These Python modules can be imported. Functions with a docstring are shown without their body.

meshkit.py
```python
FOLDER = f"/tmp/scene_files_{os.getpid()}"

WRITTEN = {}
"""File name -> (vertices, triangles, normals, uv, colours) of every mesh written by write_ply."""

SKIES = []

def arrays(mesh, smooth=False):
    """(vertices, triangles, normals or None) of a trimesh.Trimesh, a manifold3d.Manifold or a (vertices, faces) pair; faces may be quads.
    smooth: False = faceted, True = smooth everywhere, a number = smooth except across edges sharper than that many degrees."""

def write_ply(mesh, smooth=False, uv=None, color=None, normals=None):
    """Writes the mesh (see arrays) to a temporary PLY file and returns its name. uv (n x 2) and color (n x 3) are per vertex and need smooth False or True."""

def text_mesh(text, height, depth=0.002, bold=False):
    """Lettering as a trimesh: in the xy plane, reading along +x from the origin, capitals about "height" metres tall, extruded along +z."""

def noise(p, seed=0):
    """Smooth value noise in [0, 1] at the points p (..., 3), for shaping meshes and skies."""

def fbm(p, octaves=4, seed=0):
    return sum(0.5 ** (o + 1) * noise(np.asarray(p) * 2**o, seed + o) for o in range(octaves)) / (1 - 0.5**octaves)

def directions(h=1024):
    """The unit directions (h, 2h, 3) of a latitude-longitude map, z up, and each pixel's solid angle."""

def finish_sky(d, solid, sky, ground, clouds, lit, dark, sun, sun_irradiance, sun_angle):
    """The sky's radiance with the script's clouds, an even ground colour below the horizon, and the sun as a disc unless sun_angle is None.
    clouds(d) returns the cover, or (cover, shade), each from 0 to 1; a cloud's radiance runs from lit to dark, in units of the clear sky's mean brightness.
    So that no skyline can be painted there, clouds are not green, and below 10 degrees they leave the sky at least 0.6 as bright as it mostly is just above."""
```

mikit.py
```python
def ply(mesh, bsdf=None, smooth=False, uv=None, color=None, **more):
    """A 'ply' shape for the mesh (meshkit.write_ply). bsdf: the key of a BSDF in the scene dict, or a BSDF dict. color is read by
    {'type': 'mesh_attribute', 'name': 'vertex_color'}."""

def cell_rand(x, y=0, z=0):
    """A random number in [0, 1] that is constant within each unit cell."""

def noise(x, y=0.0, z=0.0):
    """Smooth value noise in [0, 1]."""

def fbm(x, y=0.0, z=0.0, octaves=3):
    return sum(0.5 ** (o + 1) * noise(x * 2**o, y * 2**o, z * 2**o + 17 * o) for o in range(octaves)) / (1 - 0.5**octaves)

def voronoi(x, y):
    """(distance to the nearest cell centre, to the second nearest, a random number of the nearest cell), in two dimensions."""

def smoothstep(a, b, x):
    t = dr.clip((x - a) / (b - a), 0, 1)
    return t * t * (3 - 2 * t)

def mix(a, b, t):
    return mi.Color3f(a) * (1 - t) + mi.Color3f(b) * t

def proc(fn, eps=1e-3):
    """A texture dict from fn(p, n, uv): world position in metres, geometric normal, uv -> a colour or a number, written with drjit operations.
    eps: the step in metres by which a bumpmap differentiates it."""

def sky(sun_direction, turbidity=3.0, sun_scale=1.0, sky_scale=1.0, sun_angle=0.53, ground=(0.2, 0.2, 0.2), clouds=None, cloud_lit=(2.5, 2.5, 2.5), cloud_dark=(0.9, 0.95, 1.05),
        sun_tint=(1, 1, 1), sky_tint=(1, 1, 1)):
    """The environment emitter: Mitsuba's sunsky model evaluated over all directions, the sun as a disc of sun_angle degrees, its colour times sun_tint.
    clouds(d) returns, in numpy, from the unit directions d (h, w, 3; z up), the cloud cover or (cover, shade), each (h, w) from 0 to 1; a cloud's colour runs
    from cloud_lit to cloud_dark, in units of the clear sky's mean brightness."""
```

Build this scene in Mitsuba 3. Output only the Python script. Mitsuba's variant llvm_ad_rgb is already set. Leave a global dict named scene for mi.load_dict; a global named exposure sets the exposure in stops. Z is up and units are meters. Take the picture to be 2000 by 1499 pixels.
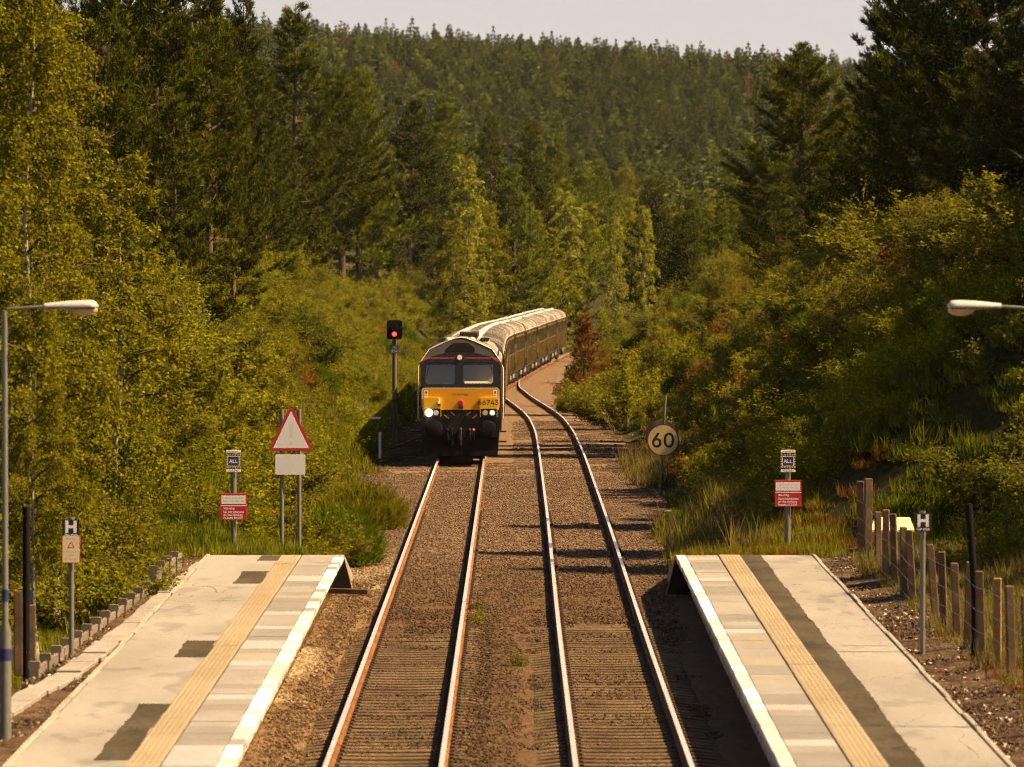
import math
import numpy as np
import trimesh
import drjit as dr
import mitsuba as mi
import mikit
import meshkit
from scipy.interpolate import PchipInterpolator
from shapely.geometry import Polygon, Point, box as sbox
from mitsuba import ScalarTransform4f as T

scene = {'type': 'scene'}
labels = {}
# ------------------------------------------------------------------ camera, sky, exposure
F_PX, HOR, EYE = 11000.0, 506.0, 6.57          # focal length in photo pixels, horizon row, eye height over the rail heads
PITCH = math.atan((749.5 - HOR) / F_PX)
scene['camera'] = {
    'type': 'thinlens', 'fov': 2 * math.degrees(math.atan(1000 / F_PX)), 'fov_axis': 'x',
    'aperture_radius': 0.026, 'focus_distance': 150.0, 'near_clip': 1.0, 'far_clip': 9000.0,
    'to_world': T().look_at(origin=[0, 0, EYE], target=[0, 100, EYE - 100 * math.tan(PITCH)], up=[0, 0, 1])}
def S(a, b, x):
    t = np.clip((np.asarray(x, float) - a) / (b - a), 0, 1)
    return t * t * (3 - 2 * t)


SUN_AZ, SUN_EL = math.radians(-8), math.radians(49)
SUN = [math.cos(SUN_EL) * math.cos(SUN_AZ), math.cos(SUN_EL) * math.sin(SUN_AZ), math.sin(SUN_EL)]


def cloud_cover(d):
    p = np.stack([d[..., 0] / (d[..., 2] + .25), d[..., 1] / (d[..., 2] + .25), d[..., 2] * 0], -1)
    n = meshkit.fbm(p * 1.6 + 7.3, 5, seed=4)
    low = 1 - S(.10, .34, d[..., 2])                       # a bank of pale cloud round the horizon, broken cloud and blue above
    return np.clip(low + .75 * S(.52, .66, n), 0, 1), np.clip((n - .35) * 1.1, 0, 1) * .5


scene['sky'] = mikit.sky(SUN, turbidity=3.0, sun_scale=1.8, sky_scale=0.6, sun_angle=0.6, clouds=cloud_cover, cloud_lit=(2.65, 2.45, 2.34),
                         cloud_dark=(2.15, 2.02, 1.96), sun_tint=(1.0, 0.86, 0.61), sky_tint=(1.0, .92, .82))
exposure = 2.45
rng = np.random.default_rng(11)


def px(x_px, d):
    """sideways place of the photo's column at distance d"""
    return (x_px - 1000.0) * d / F_PX


def pz(y_px, d):
    return EYE - (y_px - HOR) * d / F_PX


# ------------------------------------------------------------------ materials
def rgb(c):
    return {'type': 'rgb', 'value': list(map(float, c))}


def mat(name, color, rough=.6, metal=0.0, spec=.4, **kw):
    scene[name] = {'type': 'twosided', 'bsdf': {'type': 'principled', 'base_color': color if isinstance(color, dict) else rgb(color),
                                                'roughness': rough, 'metallic': metal, 'specular': spec, **kw}}
    return name


noise, fbm, mix, sst = mikit.noise, mikit.fbm, mikit.mix, mikit.smoothstep


def grainy(a, b, scale, speck=0.25, sscale=45.0, big=.4):
    def fn(p, n, uv):
        t = fbm(p.x * scale, p.y * scale * .5, p.z * scale, 3)
        g = noise(p.x * sscale, p.y * sscale * .3, p.z * sscale)
        return mix(a, b, dr.clip((t - .5) * 2.2 * big / .4 + .5, 0, 1)) * (1 - speck + 2 * speck * g)
    return mikit.proc(fn)


def worn(a, b, scale, speck, sscale):
    def fn(p, n, uv):
        t = fbm(p.x * scale * 2, p.y * scale * .7, 0, 4)
        g = noise(p.x * sscale, p.y * sscale * .3, p.z * sscale) * .6 + noise(p.x * 17, p.y * 6, 3) * .4
        c = mix(a, b, dr.clip((t - .5) * 2.6 + .5, 0, 1)) * (1 - speck + 2 * speck * g)
        d1 = dr.abs(noise(p.x * .9 + 3 * noise(p.x * 2.3, p.y * .9, 7), p.y * .22, 11) - .5)
        crack = (1 - sst(.0, .010, d1)) * sst(.45, .6, noise(p.x * .5, p.y * .15, 5))
        stain = sst(.62, .78, fbm(p.x * 2.2 + 5, p.y * .8, 9, 3))
        return c * (1 - .55 * crack) * (1 - .22 * stain)
    return mikit.proc(fn)


def ballast_fn(p, n, uv):
    g = noise(p.x * 22, p.y * 12, p.z * 10)
    g2 = noise(p.x * 9, p.y * 4, 3.0)
    t = fbm(p.x * .35, p.y * .09, 0, 3)
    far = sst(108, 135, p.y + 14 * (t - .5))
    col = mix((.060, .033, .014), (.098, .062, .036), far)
    left = (1 - sst(-2.75, -2.35, p.x + .5 * (t - .5))) * (1 - far)
    col = mix(col, (.112, .068, .032), left * .85)
    sand = left * sst(.52, .66, fbm(p.x * .9 + 3, p.y * .16, 4, 3))
    col = mix(col, (.26, .195, .115), sand * .8)
    return col * (.62 + .5 * g + .35 * (g2 - .3))


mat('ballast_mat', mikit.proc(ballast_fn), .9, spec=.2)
mat('stone_mat', mikit.proc(lambda p, n, uv: ballast_fn(p, n, uv) * (.55 + 1.1 * mikit.cell_rand(p.x * 14, p.y * 11, 1.0))), .85, spec=.25)
mat('sleeper_mat', grainy((0.050, 0.031, 0.016), (0.098, 0.064, 0.033), 1.6, .3, 30), .9, spec=.2)
mat('rust_mat', grainy((0.095, 0.035, 0.010), (0.145, 0.060, 0.018), 2.5, .25), .8, spec=.2)
mat('rail_head_mat', grainy((.56, .51, .44), (.64, .59, .51), .8, .05), .28, metal=.6, spec=.6)
mat('clip_mat', (.045, .028, .02), .8)
mat('asphalt_pale_mat', worn((0.148, 0.137, 0.124), (0.186, 0.173, 0.158), .35, .10, 55), .9, spec=.2)
mat('asphalt_dark_mat', worn((.030, .023, .013), (.046, .036, .022), .8, .3, 60), .9, spec=.2)
mat('edging_mat', grainy((0.172, 0.150, 0.114), (0.219, 0.196, 0.159), 1.2, .15), .85)
SLAB_TONES = [((0.144, 0.130, 0.119), (0.172, 0.159, 0.146)), ((0.119, 0.109, 0.098), (0.140, 0.129, 0.120)), ((0.192, 0.185, 0.183), (0.218, 0.211, 0.214)), ((0.157, 0.136, 0.108), (0.179, 0.159, 0.131))]
for i_, (a_, b_) in enumerate(SLAB_TONES):
    mat(f'slab_mat_{i_}', grainy(a_, b_, 1.6, .08), .85)
mat('white_paint_mat', grainy((0.289, 0.275, 0.259), (0.357, 0.346, 0.348), 1.1, .10), .7)
mat('white_new_mat', grainy((0.430, 0.427, 0.452), (0.499, 0.507, 0.551), 1.1, .05), .6)
mat('tactile_mat', grainy((0.177, 0.138, 0.081), (0.209, 0.172, 0.113), .9, .08), .8)
mat('brick_white_mat', grainy((0.160, 0.120, 0.083), (0.336, 0.304, 0.266), 5.0, .3, 30, .7), .85)
mat('dark_timber_mat', grainy((.009, .008, .006), (.022, .015, .010), 3.0, .3), .9, spec=.1)
mat('wood_mat', grainy((0.060, 0.035, 0.018), (0.114, 0.067, 0.034), 4.0, .3, 60), .85)
mat('wood_lit_mat', grainy((0.178, 0.096, 0.037), (0.244, 0.141, 0.059), 4.0, .25, 60), .85)  # brighter wood that carries sunlight in its colour
mat('concrete_mat', grainy((0.088, 0.071, 0.052), (0.124, 0.100, 0.077), 1.5, .15), .85)
mat('trough_mat', grainy((0.148, 0.131, 0.118), (0.189, 0.172, 0.159), .9, .12), .9)
mat('soil_mat', grainy((0.027, 0.016, 0.008), (0.069, 0.044, 0.026), 2.2, .55, 26), .95, spec=.1)


def ground_fn(p, n, uv):
    t = fbm(p.x * .5, p.y * .3, p.z * .5, 4)
    g = noise(p.x * 12, p.y * 9, p.z * 12)
    col = mix((.012, .013, .003), (.030, .027, .006), t)
    col = mix(col, (.040, .022, .008), sst(.55, .72, fbm(p.x * .3 + 9, p.y * .14, p.z * .3, 3)))
    return col * (.5 + g)


mat('ground_mat', mikit.proc(ground_fn), .95, spec=.1)
mat('galv_mat', (.17, .16, .14), .5, .3)
mat('lamp_shell_mat', (.42, .39, .36), .45, 0, .5)
mat('lamp_bowl_mat', (.55, .36, .16), .25, 0, .6)
mat('band_blue_mat', (.02, .025, .10), .5)
mat('black_mat', (.012, .012, .013), .5)
mat('black_matt_mat', (.008, .008, .008), .9, spec=.1)
mat('sign_white_mat', (0.804, 0.780, 0.742), .5)
mat('sign_grey_mat', (0.756, 0.728, 0.684), .5)
mat('sign_red_mat', (.46, .018, .030), .5)
mat('sign_blue_mat', (.030, .022, .10), .5)
mat('sign_yellow_mat', (.62, .50, .10), .5)
mat('sign_buff_mat', (.74, .60, .36), .5)
mat('sign_rim_mat', (.22, .012, .014), .5)
mat('sign_cream_mat', (.60, .46, .19), .5)
mat('print_grey_mat', (.40, .36, .31), .6)
mat('grit_mat', (.62, .40, .03), .4)
mat('birch_bark_mat', mikit.proc(lambda p, n, uv: mix((.235, .205, .165), (0.037, 0.030, 0.022), sst(.60, .70, noise(p.x * 9, p.y * 9, p.z * 14) * .7 + .35 * noise(p.x * 3, p.y * 3, p.z * 2.2)))), .8)
mat('pine_bark_mat', grainy((.055, .034, .02), (.11, .065, .036), 3.0, .3, 30), .9)
mat('twig_mat', (.05, .034, .02), .9)
mat('stem_mat', (.10, .075, .03), .9)
VC = {'type': 'mesh_attribute', 'name': 'vertex_color'}
scene['leaf_mat'] = {'type': 'principledthin', 'base_color': VC, 'roughness': .4, 'diff_trans': .8, 'eta': 1.25}
scene['needle_mat'] = {'type': 'principledthin', 'base_color': VC, 'roughness': .6, 'diff_trans': .3, 'eta': 1.25}
mat('far_needle_mat', VC, .8, spec=.15)


# ------------------------------------------------------------------ mesh helpers
def cat(parts):
    vs, fs, o = [], [], 0
    for v, f in parts:
        vs.append(v)
        fs.append(np.asarray(f) + o)
        o += len(v)
    return np.vstack(vs), np.vstack(fs)


def tm(m):
    return np.array(m.vertices, float), np.array(m.faces)


def box(c, s, bevel=0.0, rz=0.0):
    c, s = np.asarray(c, float), np.asarray(s, float) / 2
    if bevel:
        pts = []
        for sx in (-1, 1):
            for sy in (-1, 1):
                for sz in (-1, 1):
                    k = np.array([sx, sy, sz])
                    for ax in range(3):
                        q = s - bevel
                        q[ax] = s[ax]
                        pts.append(k * q)
        v, f = tm(trimesh.convex.convex_hull(np.array(pts)))
    else:
        v, f = tm(trimesh.creation.box(2 * s))
    if rz:
        cz, sz = math.cos(rz), math.sin(rz)
        v = v @ np.array([[cz, sz, 0], [-sz, cz, 0], [0, 0, 1]])
    return v + c, f


def tube(pts, radii, n=8, cap=True):
    p = np.asarray(pts, float)
    r = np.broadcast_to(radii, (len(p),))
    t = np.gradient(p, axis=0)
    t /= np.linalg.norm(t, axis=1, keepdims=True) + 1e-12
    a = np.cross(t, np.where(np.abs(t[:, 2:]) < .9, [0, 0, 1.0], [0, 1.0, 0]))
    a /= np.linalg.norm(a, axis=1, keepdims=True) + 1e-12
    b = np.cross(t, a)
    ang = np.arange(n) * 2 * np.pi / n
    v = (p[:, None] + r[:, None, None] * (np.cos(ang)[None, :, None] * a[:, None] + np.sin(ang)[None, :, None] * b[:, None])).reshape(-1, 3)
    i, j = np.meshgrid(np.arange(len(p) - 1), np.arange(n), indexing='ij')
    q = np.stack([i * n + j, i * n + (j + 1) % n, (i + 1) * n + (j + 1) % n, (i + 1) * n + j], -1).reshape(-1, 4)
    f = np.vstack([q[:, [0, 1, 2]], q[:, [0, 2, 3]]])
    if cap:
        k = len(v)
        v = np.vstack([v, p[:1], p[-1:]])
        e = (len(p) - 1) * n
        f = np.vstack([f, [[k, (j + 1) % n, j] for j in range(n)], [[k + 1, e + j, e + (j + 1) % n] for j in range(n)]])
    return v, f


def cyl(p0, p1, r, n=16):
    return tube([p0, p1], r, n)


def exy(poly, y0, y1):
    """a shapely polygon in (x, z) extruded along y"""
    out = []
    for g in getattr(poly, 'geoms', [poly]):
        v, f = tm(trimesh.creation.extrude_polygon(g, y1 - y0, engine='earcut'))
        out.append((np.stack([v[:, 0], v[:, 2] + y0, v[:, 1]], 1), f[:, ::-1]))
    return cat(out)


def rrect(x0, z0, x1, z1, r=.05):
    return sbox(x0 + r, z0 + r, x1 - r, z1 - r).buffer(r, quad_segs=4)


def text(s, height, x, y, z, bold=True, depth=.006):
    """lettering that faces the camera, centred on x, its baseline at z, standing out towards -y"""
    v, f = tm(meshkit.text_mesh(s, height, depth, bold))
    w = v[:, 0].max() + v[:, 0].min()
    return np.stack([v[:, 0] - w / 2 + x, y - v[:, 2], v[:, 1] + z], 1), f


def obj(key, mesh, bsdf, smooth=False, M=None, **kw):
    d = mikit.ply(mesh, bsdf, smooth, **kw)
    if M is not None:
        d['to_world'] = M
    while key in scene:
        base, _, num = key.rpartition('_')
        key = f'{base}_{int(num) + 1:03d}' if num.isdigit() and len(num) == 3 else key + '_001'
    scene[key] = d
    return key


def numbered(name):
    if name not in USED:
        USED[name] = 0
        return name
    USED[name] += 1
    return f'{name}_{USED[name]:03d}'


USED = {}


def tag(key, label=None, category=None, group=None, kind=None):
    labels[key] = {k: v for k, v in (('label', label), ('category', category), ('group', group), ('kind', kind)) if v}
    return key


def group(gid, parts):
    scene[gid] = {'type': 'shapegroup', **parts}
    return gid


def inst(key, gid, M):
    scene[key] = {'type': 'instance', 'source': {'type': 'ref', 'id': gid}, 'to_world': M}


# ------------------------------------------------------------------ the line: two tracks that join, and the ground beside them
_cx1 = PchipInterpolator([-60, 285, 312, 336, 357, 378, 399, 420, 441, 480, 540, 640, 4000], [-1.67, -1.67, -1.55, -1.05, -.3, .5, 1.3, 2.15, 3.1, 4.9, 8.3, 14.5, 240])
_cx2 = PchipInterpolator([-60, 90, 150, 215, 245, 270, 295, 320, 340, 357, 378], [1.57, 1.58, 1.66, 1.68, 1.52, 1.14, .58, .02, -.32, -.3, .5])
_zr = PchipInterpolator([-60, 180, 230, 314, 360, 640, 4000], [0, 0, -.28, -.95, -1.1, -1.1, -1.1])
cx1, cx2, zr = (lambda y: _cx1(np.asarray(y, float))), (lambda y: _cx2(np.asarray(y, float))), (lambda y: _zr(np.asarray(y, float)))


def cmid(y):
    y = np.asarray(y, float)
    return np.where(y < 357, (cx1(y) + cx2(np.minimum(y, 357))) / 2, cx1(y)) + .03


_hill = PchipInterpolator([500, 700, 1150, 1650, 1850, 2700, 4500], [0, 0, .15, 1.0, 1.06, .3, .3])


def ground_z(x, y):
    x, y = np.broadcast_arrays(np.asarray(x, float), np.asarray(y, float))
    bed = zr(y) - .21
    xm = cmid(y)
    uL, uR = np.maximum(xm - 4.9 - x, 0), np.maximum(x - xm - 4.7, 0)
    cap = 5.7 - 1.2 * S(330, 480, y)
    n = meshkit.fbm(np.stack([x * .25, y * .12, x * 0], -1), 3, seed=3) - .5
    farL = np.minimum(.92 * uL, cap + .05 * uL)
    farR = np.minimum((1.02 - .30 * S(172, 215, y)) * uR, cap + .3 + .07 * uR)
    far = bed + farL + farR + n * 1.1 * S(.3, 3, uL + uR)
    nL = np.where(x < -3.62, .50 - .02, -.2) + 0 * x
    nL = np.where(x < -7.0, .48 - .75 * S(7.0, 7.3, -x) + np.minimum(np.maximum(-9 - x, 0) * .55, 4.5), nL)
    nR = np.where(x > 3.62, .48, -.2) + .15 * S(7.2, 9, x) + np.minimum(np.maximum(x - 9.2, 0) * .6, 5.5)
    near = np.where(x < 0, nL, nR) + np.where(np.abs(x) > 9, n * .5, 0)
    near = np.where(np.abs(x) < 3.62, bed, near)
    z = near + (far - near) * S(114, 122, y)
    z = z + (4.0 - z) * S(545, 640, y)
    ridge = 64.5 - .0672 * (np.clip(x, -500, 600) + 75)
    return z + _hill(np.maximum(y, 500)) * (ridge - 4.0)


def grid_mesh(xs, ys, zf, dz=0.0):
    X, Y = np.meshgrid(xs, ys, indexing='ij')
    Z = zf(X, Y) + dz
    nx, ny = X.shape
    i, j = np.meshgrid(np.arange(nx - 1), np.arange(ny - 1), indexing='ij')
    a = i * ny + j
    q = np.stack([a, a + ny, a + ny + 1, a + 1], -1).reshape(-1, 4)
    return np.stack([X, Y, Z], -1).reshape(-1, 3), np.vstack([q[:, [0, 1, 2]], q[:, [0, 2, 3]]])


xs = np.concatenate([[-2600, -1500, -800, -400, -250, -160, -110, -80, -60, -45, -35], np.arange(-28, -12, .8), np.arange(-12, -7.4, .4), [-7.3, -7.0, -6.5], np.arange(-6, 6.6, .5), np.arange(7, 14, .4),
                     np.arange(14, 32, .8), [36, 45, 60, 80, 110, 160, 250, 400, 800, 1500, 2600]])
ys = np.concatenate([[-200, -60, 0], np.arange(30, 330, 1.0), np.arange(330, 650, 3.0), np.arange(650, 2000, 25.0), [2200, 2700, 3500, 4500]])
obj('ground', grid_mesh(xs, ys, ground_z, -.015), 'ground_mat', True)
tag('ground', 'grassy ground that rises from the railway to the wooded hill', kind='structure')


def bed_mesh():
    ys_ = np.concatenate([np.arange(40, 240, 1.0), np.arange(240, 470, 2.0)])
    us = np.linspace(-1, 1, 40)
    V = []
    for y in ys_:
        m = cmid(y)
        w = 4.75 + .35 * (meshkit.noise(np.array([[y * .4, 0, 0], [y * .4, 9, 0]]), 5) - .5)
        hl, hr = (w[0], w[1] - 1.3 * float(S(215, 265, y))) if y > 116 else (3.56, 3.56)
        x = m + np.where(us < 0, us * hl, us * hr)
        z = np.full_like(x, zr(y) - .195)
        z += .022 * meshkit.fbm(np.stack([x * 2.2, np.full_like(x, y) * 1.1, x * 0], -1), 3, seed=8) - .011
        edge = np.abs(us) * max(hl, hr)
        if y <= 116:
            z += .12 * S(2.7, 3.5, np.abs(x)) * (x < 0)
        else:
            z -= .06 * S(3.7, 4.9, edge)
        for c in (float(cx1(y)), float(cx2(min(y, 357)))):
            z -= .055 * (1 - S(1.15, 1.4, np.abs(x - c))) * (1 - S(96, 110, y))
        V.append(np.stack([x, np.full_like(x, y), z], 1))
    V = np.array(V)
    nx, ny = V.shape[:2]
    i, j = np.meshgrid(np.arange(nx - 1), np.arange(ny - 1), indexing='ij')
    a = i * ny + j
    q = np.stack([a, a + 1, a + ny + 1, a + ny], -1).reshape(-1, 4)
    return V.reshape(-1, 3), np.vstack([q[:, [0, 1, 2]], q[:, [0, 2, 3]]])


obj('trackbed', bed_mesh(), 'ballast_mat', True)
tag('trackbed', 'brown stone ballast bed that carries both tracks', kind='structure')

# ballast stones in square-metre patches
for v_ in range(4):
    g = np.random.default_rng(40 + v_)
    k = 150
    c = np.stack([g.uniform(-.55, .55, k), g.uniform(-.55, .55, k), g.uniform(-.012, .016, k)], 1)
    base = np.array([[1, 0, 0], [-1, 0, 0], [0, 1, 0], [0, -1, 0], [0, 0, 1], [0, 0, -1]], float)
    ft = np.array([[0, 2, 4], [2, 1, 4], [1, 3, 4], [3, 0, 4], [2, 0, 5], [1, 2, 5], [3, 1, 5], [0, 3, 5]])
    vs_ = base[None] * g.uniform(.5, 1.15, (k, 6, 1)) * g.uniform(.02, .038, (k, 1, 1))
    A = np.linalg.qr(g.normal(size=(k, 3, 3)))[0]
    vs_ = np.einsum('kij,kvj->kvi', A, vs_) * [1, 1, .8] + c[:, None]
    group(f'ballast_patch_source_{v_}', {'stones': mikit.ply((vs_.reshape(-1, 3), (ft[None] + 6 * np.arange(k)[:, None, None]).reshape(-1, 3)), 'stone_mat')})
nb = 0
for y in np.arange(66, 250, 1.0):
    for x in np.arange(-4.4, 4.6, 1.0):
        if (y < 116 and abs(x) > 3.5) or (y > 175 and -3.2 < x < -.2 and y > 186):
            continue
        if y > 175 and rng.random() < .3:
            continue
        nb += 1
        z = float(zr(y)) - .195 + (.12 * float(S(2.7, 3.5, abs(x))) if (y <= 116 and x < 0) else 0)
        if min(abs(x - float(cx1(y))), abs(x - float(cx2(y)))) < 1.25:
            z -= (.052 if rng.random() < .6 else .018) * (1 - float(S(94, 110, y + rng.uniform(-8, 8))))
        inst(f'ballast_stones__{nb:03d}', f'ballast_patch_source_{nb % 4}', T().translate([x + rng.uniform(-.1, .1), y, z]).rotate([0, 0, 1], float(rng.integers(4) * 90 + rng.uniform(-9, 9))))
tag('ballast_stones', 'loose brown ballast stones between and beside the rails', 'ballast', kind='stuff')

# rails and sleepers
RAIL_PROF = [(-.062, -.159), (.062, -.159), (.062, -.150), (.012, -.134), (.012, -.045), (.035, -.034), (.036, -.0015), (-.036, -.0015), (-.035, -.034), (-.012, -.045), (-.012, -.134), (-.062, -.150)]


def sweep(cf, off, y, prof, zoff=0.0):
    x = cf(y)
    t = np.gradient(x, y)
    nrm = np.stack([np.ones_like(t), -t], 1) / np.sqrt(1 + t * t)[:, None]
    P = np.asarray(prof)
    z = zr(y) + zoff
    V = np.stack([x[:, None] + nrm[:, :1] * (off + P[None, :, 0]), y[:, None] + nrm[:, 1:] * (off + P[None, :, 0]), z[:, None] + P[None, :, 1]], -1)
    n, k = V.shape[:2]
    i, j = np.meshgrid(np.arange(n - 1), np.arange(k), indexing='ij')
    q = np.stack([i * k + j, (i + 1) * k + j, (i + 1) * k + (j + 1) % k, i * k + (j + 1) % k], -1).reshape(-1, 4)
    return V.reshape(-1, 3), np.vstack([q[:, [0, 1, 2]], q[:, [0, 2, 3]]])


def sleeper_mesh():
    xs_ = np.array([-1.28, -.95, -.55, 0, .55, .95, 1.28])
    dz = np.array([-.05, -.008, -.02, -.028, -.02, -.008, -.05])
    P = [(-.125, -.205), (.125, -.205), (.125, -.178), (.105, -.168), (-.105, -.168), (-.125, -.178)]
    V = np.array([[(x, py, pz_ + d) for py, pz_ in P] for x, d in zip(xs_, dz)])
    n, k = V.shape[:2]
    i, j = np.meshgrid(np.arange(n - 1), np.arange(k), indexing='ij')
    q = np.stack([i * k + j, (i + 1) * k + j, (i + 1) * k + (j + 1) % k, i * k + (j + 1) % k], -1).reshape(-1, 4)
    f = np.vstack([q[:, [0, 1, 2]], q[:, [0, 2, 3]], [[0, j, j + 1] for j in range(1, k - 1)], [[(n - 1) * k, (n - 1) * k + j + 1, (n - 1) * k + j] for j in range(1, k - 1)]])
    return V.reshape(-1, 3), f[:, ::-1]


group('sleeper_source', {'sleeper': mikit.ply(sleeper_mesh(), 'sleeper_mat')})
clip_m = cat([box([s * .105, 0, -.145], [.06, .07, .035], .008) for s in (-1, 1)])
group('clip_source', {'clips': mikit.ply(clip_m, 'clip_mat')})
PITCH_S = .56
for name, cf, y0, y1, lab in (('railway_track', cx1, 50, 520, 'left railway track that the train stands on'), ('railway_track_001', cx2, 50, 357, 'right railway track, empty, that curves left behind the train to join the other')):
    yy = np.concatenate([np.arange(y0, 240, 3.0), np.arange(240, y1 + .1, 1.5)])
    for k, off in enumerate((-.7525, .7525)):
        rk = f'{name}__rail' + (f'_{k:03d}' if k else '')
        scene[rk] = mikit.ply(sweep(cf, off, yy, RAIL_PROF), 'rust_mat', 30)
        scene[rk + '__running_surface'] = mikit.ply(sweep(cf, off, yy, [(-.036, -.0014), (.036, -.0014), (.031, .002), (-.031, .002)]), 'rail_head_mat')
    ns = 0
    for y in np.arange(64, 245, PITCH_S):
        if name == 'railway_track' and y > 190:
            break
        jit = rng.normal(0, .004)
        buried = .5 + .5 * math.sin(y * .21 + 1.3 * cf(y)) + rng.normal(0, .25)
        z = float(zr(y)) - .012 * max(buried, 0) - (.02 if 103 < y < 112 or y > 121 else 0)
        ns += 1
        M = T().translate([float(cf(y)), y, z]).rotate([0, 0, 1], float(rng.normal(0, .15)))
        if ns <= 300:
            inst(f'{name}__sleeper' + (f'_{ns - 1:03d}' if ns > 1 else ''), 'sleeper_source', M)
        if y < 150:
            for k, off in enumerate((-.7525, .7525)):
                inst(f'{name}__rail_clips__{2 * ns + k:03d}', 'clip_source', T().translate([float(cf(y)) + off, y, float(zr(y))]))
    tag(name, lab, 'railway track')
    tag(f'{name}__rail_clips', kind='stuff')
# trap spur on the left
SP = np.array([[-2.3, 208], [-2.6, 201], [-3.15, 194], [-3.95, 187.5], [-4.9, 182], [-5.7, 178.5]])
for k, o in enumerate((0, 1.5)):
    pts = []
    for (x, y), tt in zip(SP, np.gradient(SP, axis=0)):
        tt = tt / np.linalg.norm(tt)
        nn = np.array([-tt[1], tt[0]])
        pts.append((x - o * abs(nn[0]) * .9, y + o * .9, float(zr(y)) - .05))
    P = np.array(pts)
    a = [tube(P + [0, 0, .02], .036, 6), tube(P - [0, 0, .07], .014, 4), tube(P - [0, 0, .12], .06, 4)]
    scene['trap_spur__rail' + ('_001' if k else '')] = mikit.ply(cat(a), 'rust_mat')
for k in range(14):
    t = k / 13
    x, y = np.interp(t * 5, range(6), SP[:, 0]), np.interp(t * 5, range(6), SP[:, 1])
    scene[f'trap_spur__sleeper' + (f'_{k:03d}' if k else '')] = mikit.ply(box([x - .65, y + .5, float(zr(y)) - .18], [2.4, .24, .12], .02, .55), 'sleeper_mat')
tag('trap_spur', 'short rusty spur track running off left into the weeds beside the train', 'railway track')


# ------------------------------------------------------------------ platforms
P_Z, P_END = .65, 112.5
Y0 = 52.0


def edge_x(y, side):
    t = (y - 65.6) / (P_END - 65.6)
    return (-3.27 - .08 * t) if side < 0 else (3.12 + .15 * t)


def out_x(y, side):
    t = (y - 65.6) / (P_END - 65.6)
    return (-5.87 - .16 * t) if side < 0 else (5.78 + .20 * t)


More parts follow.
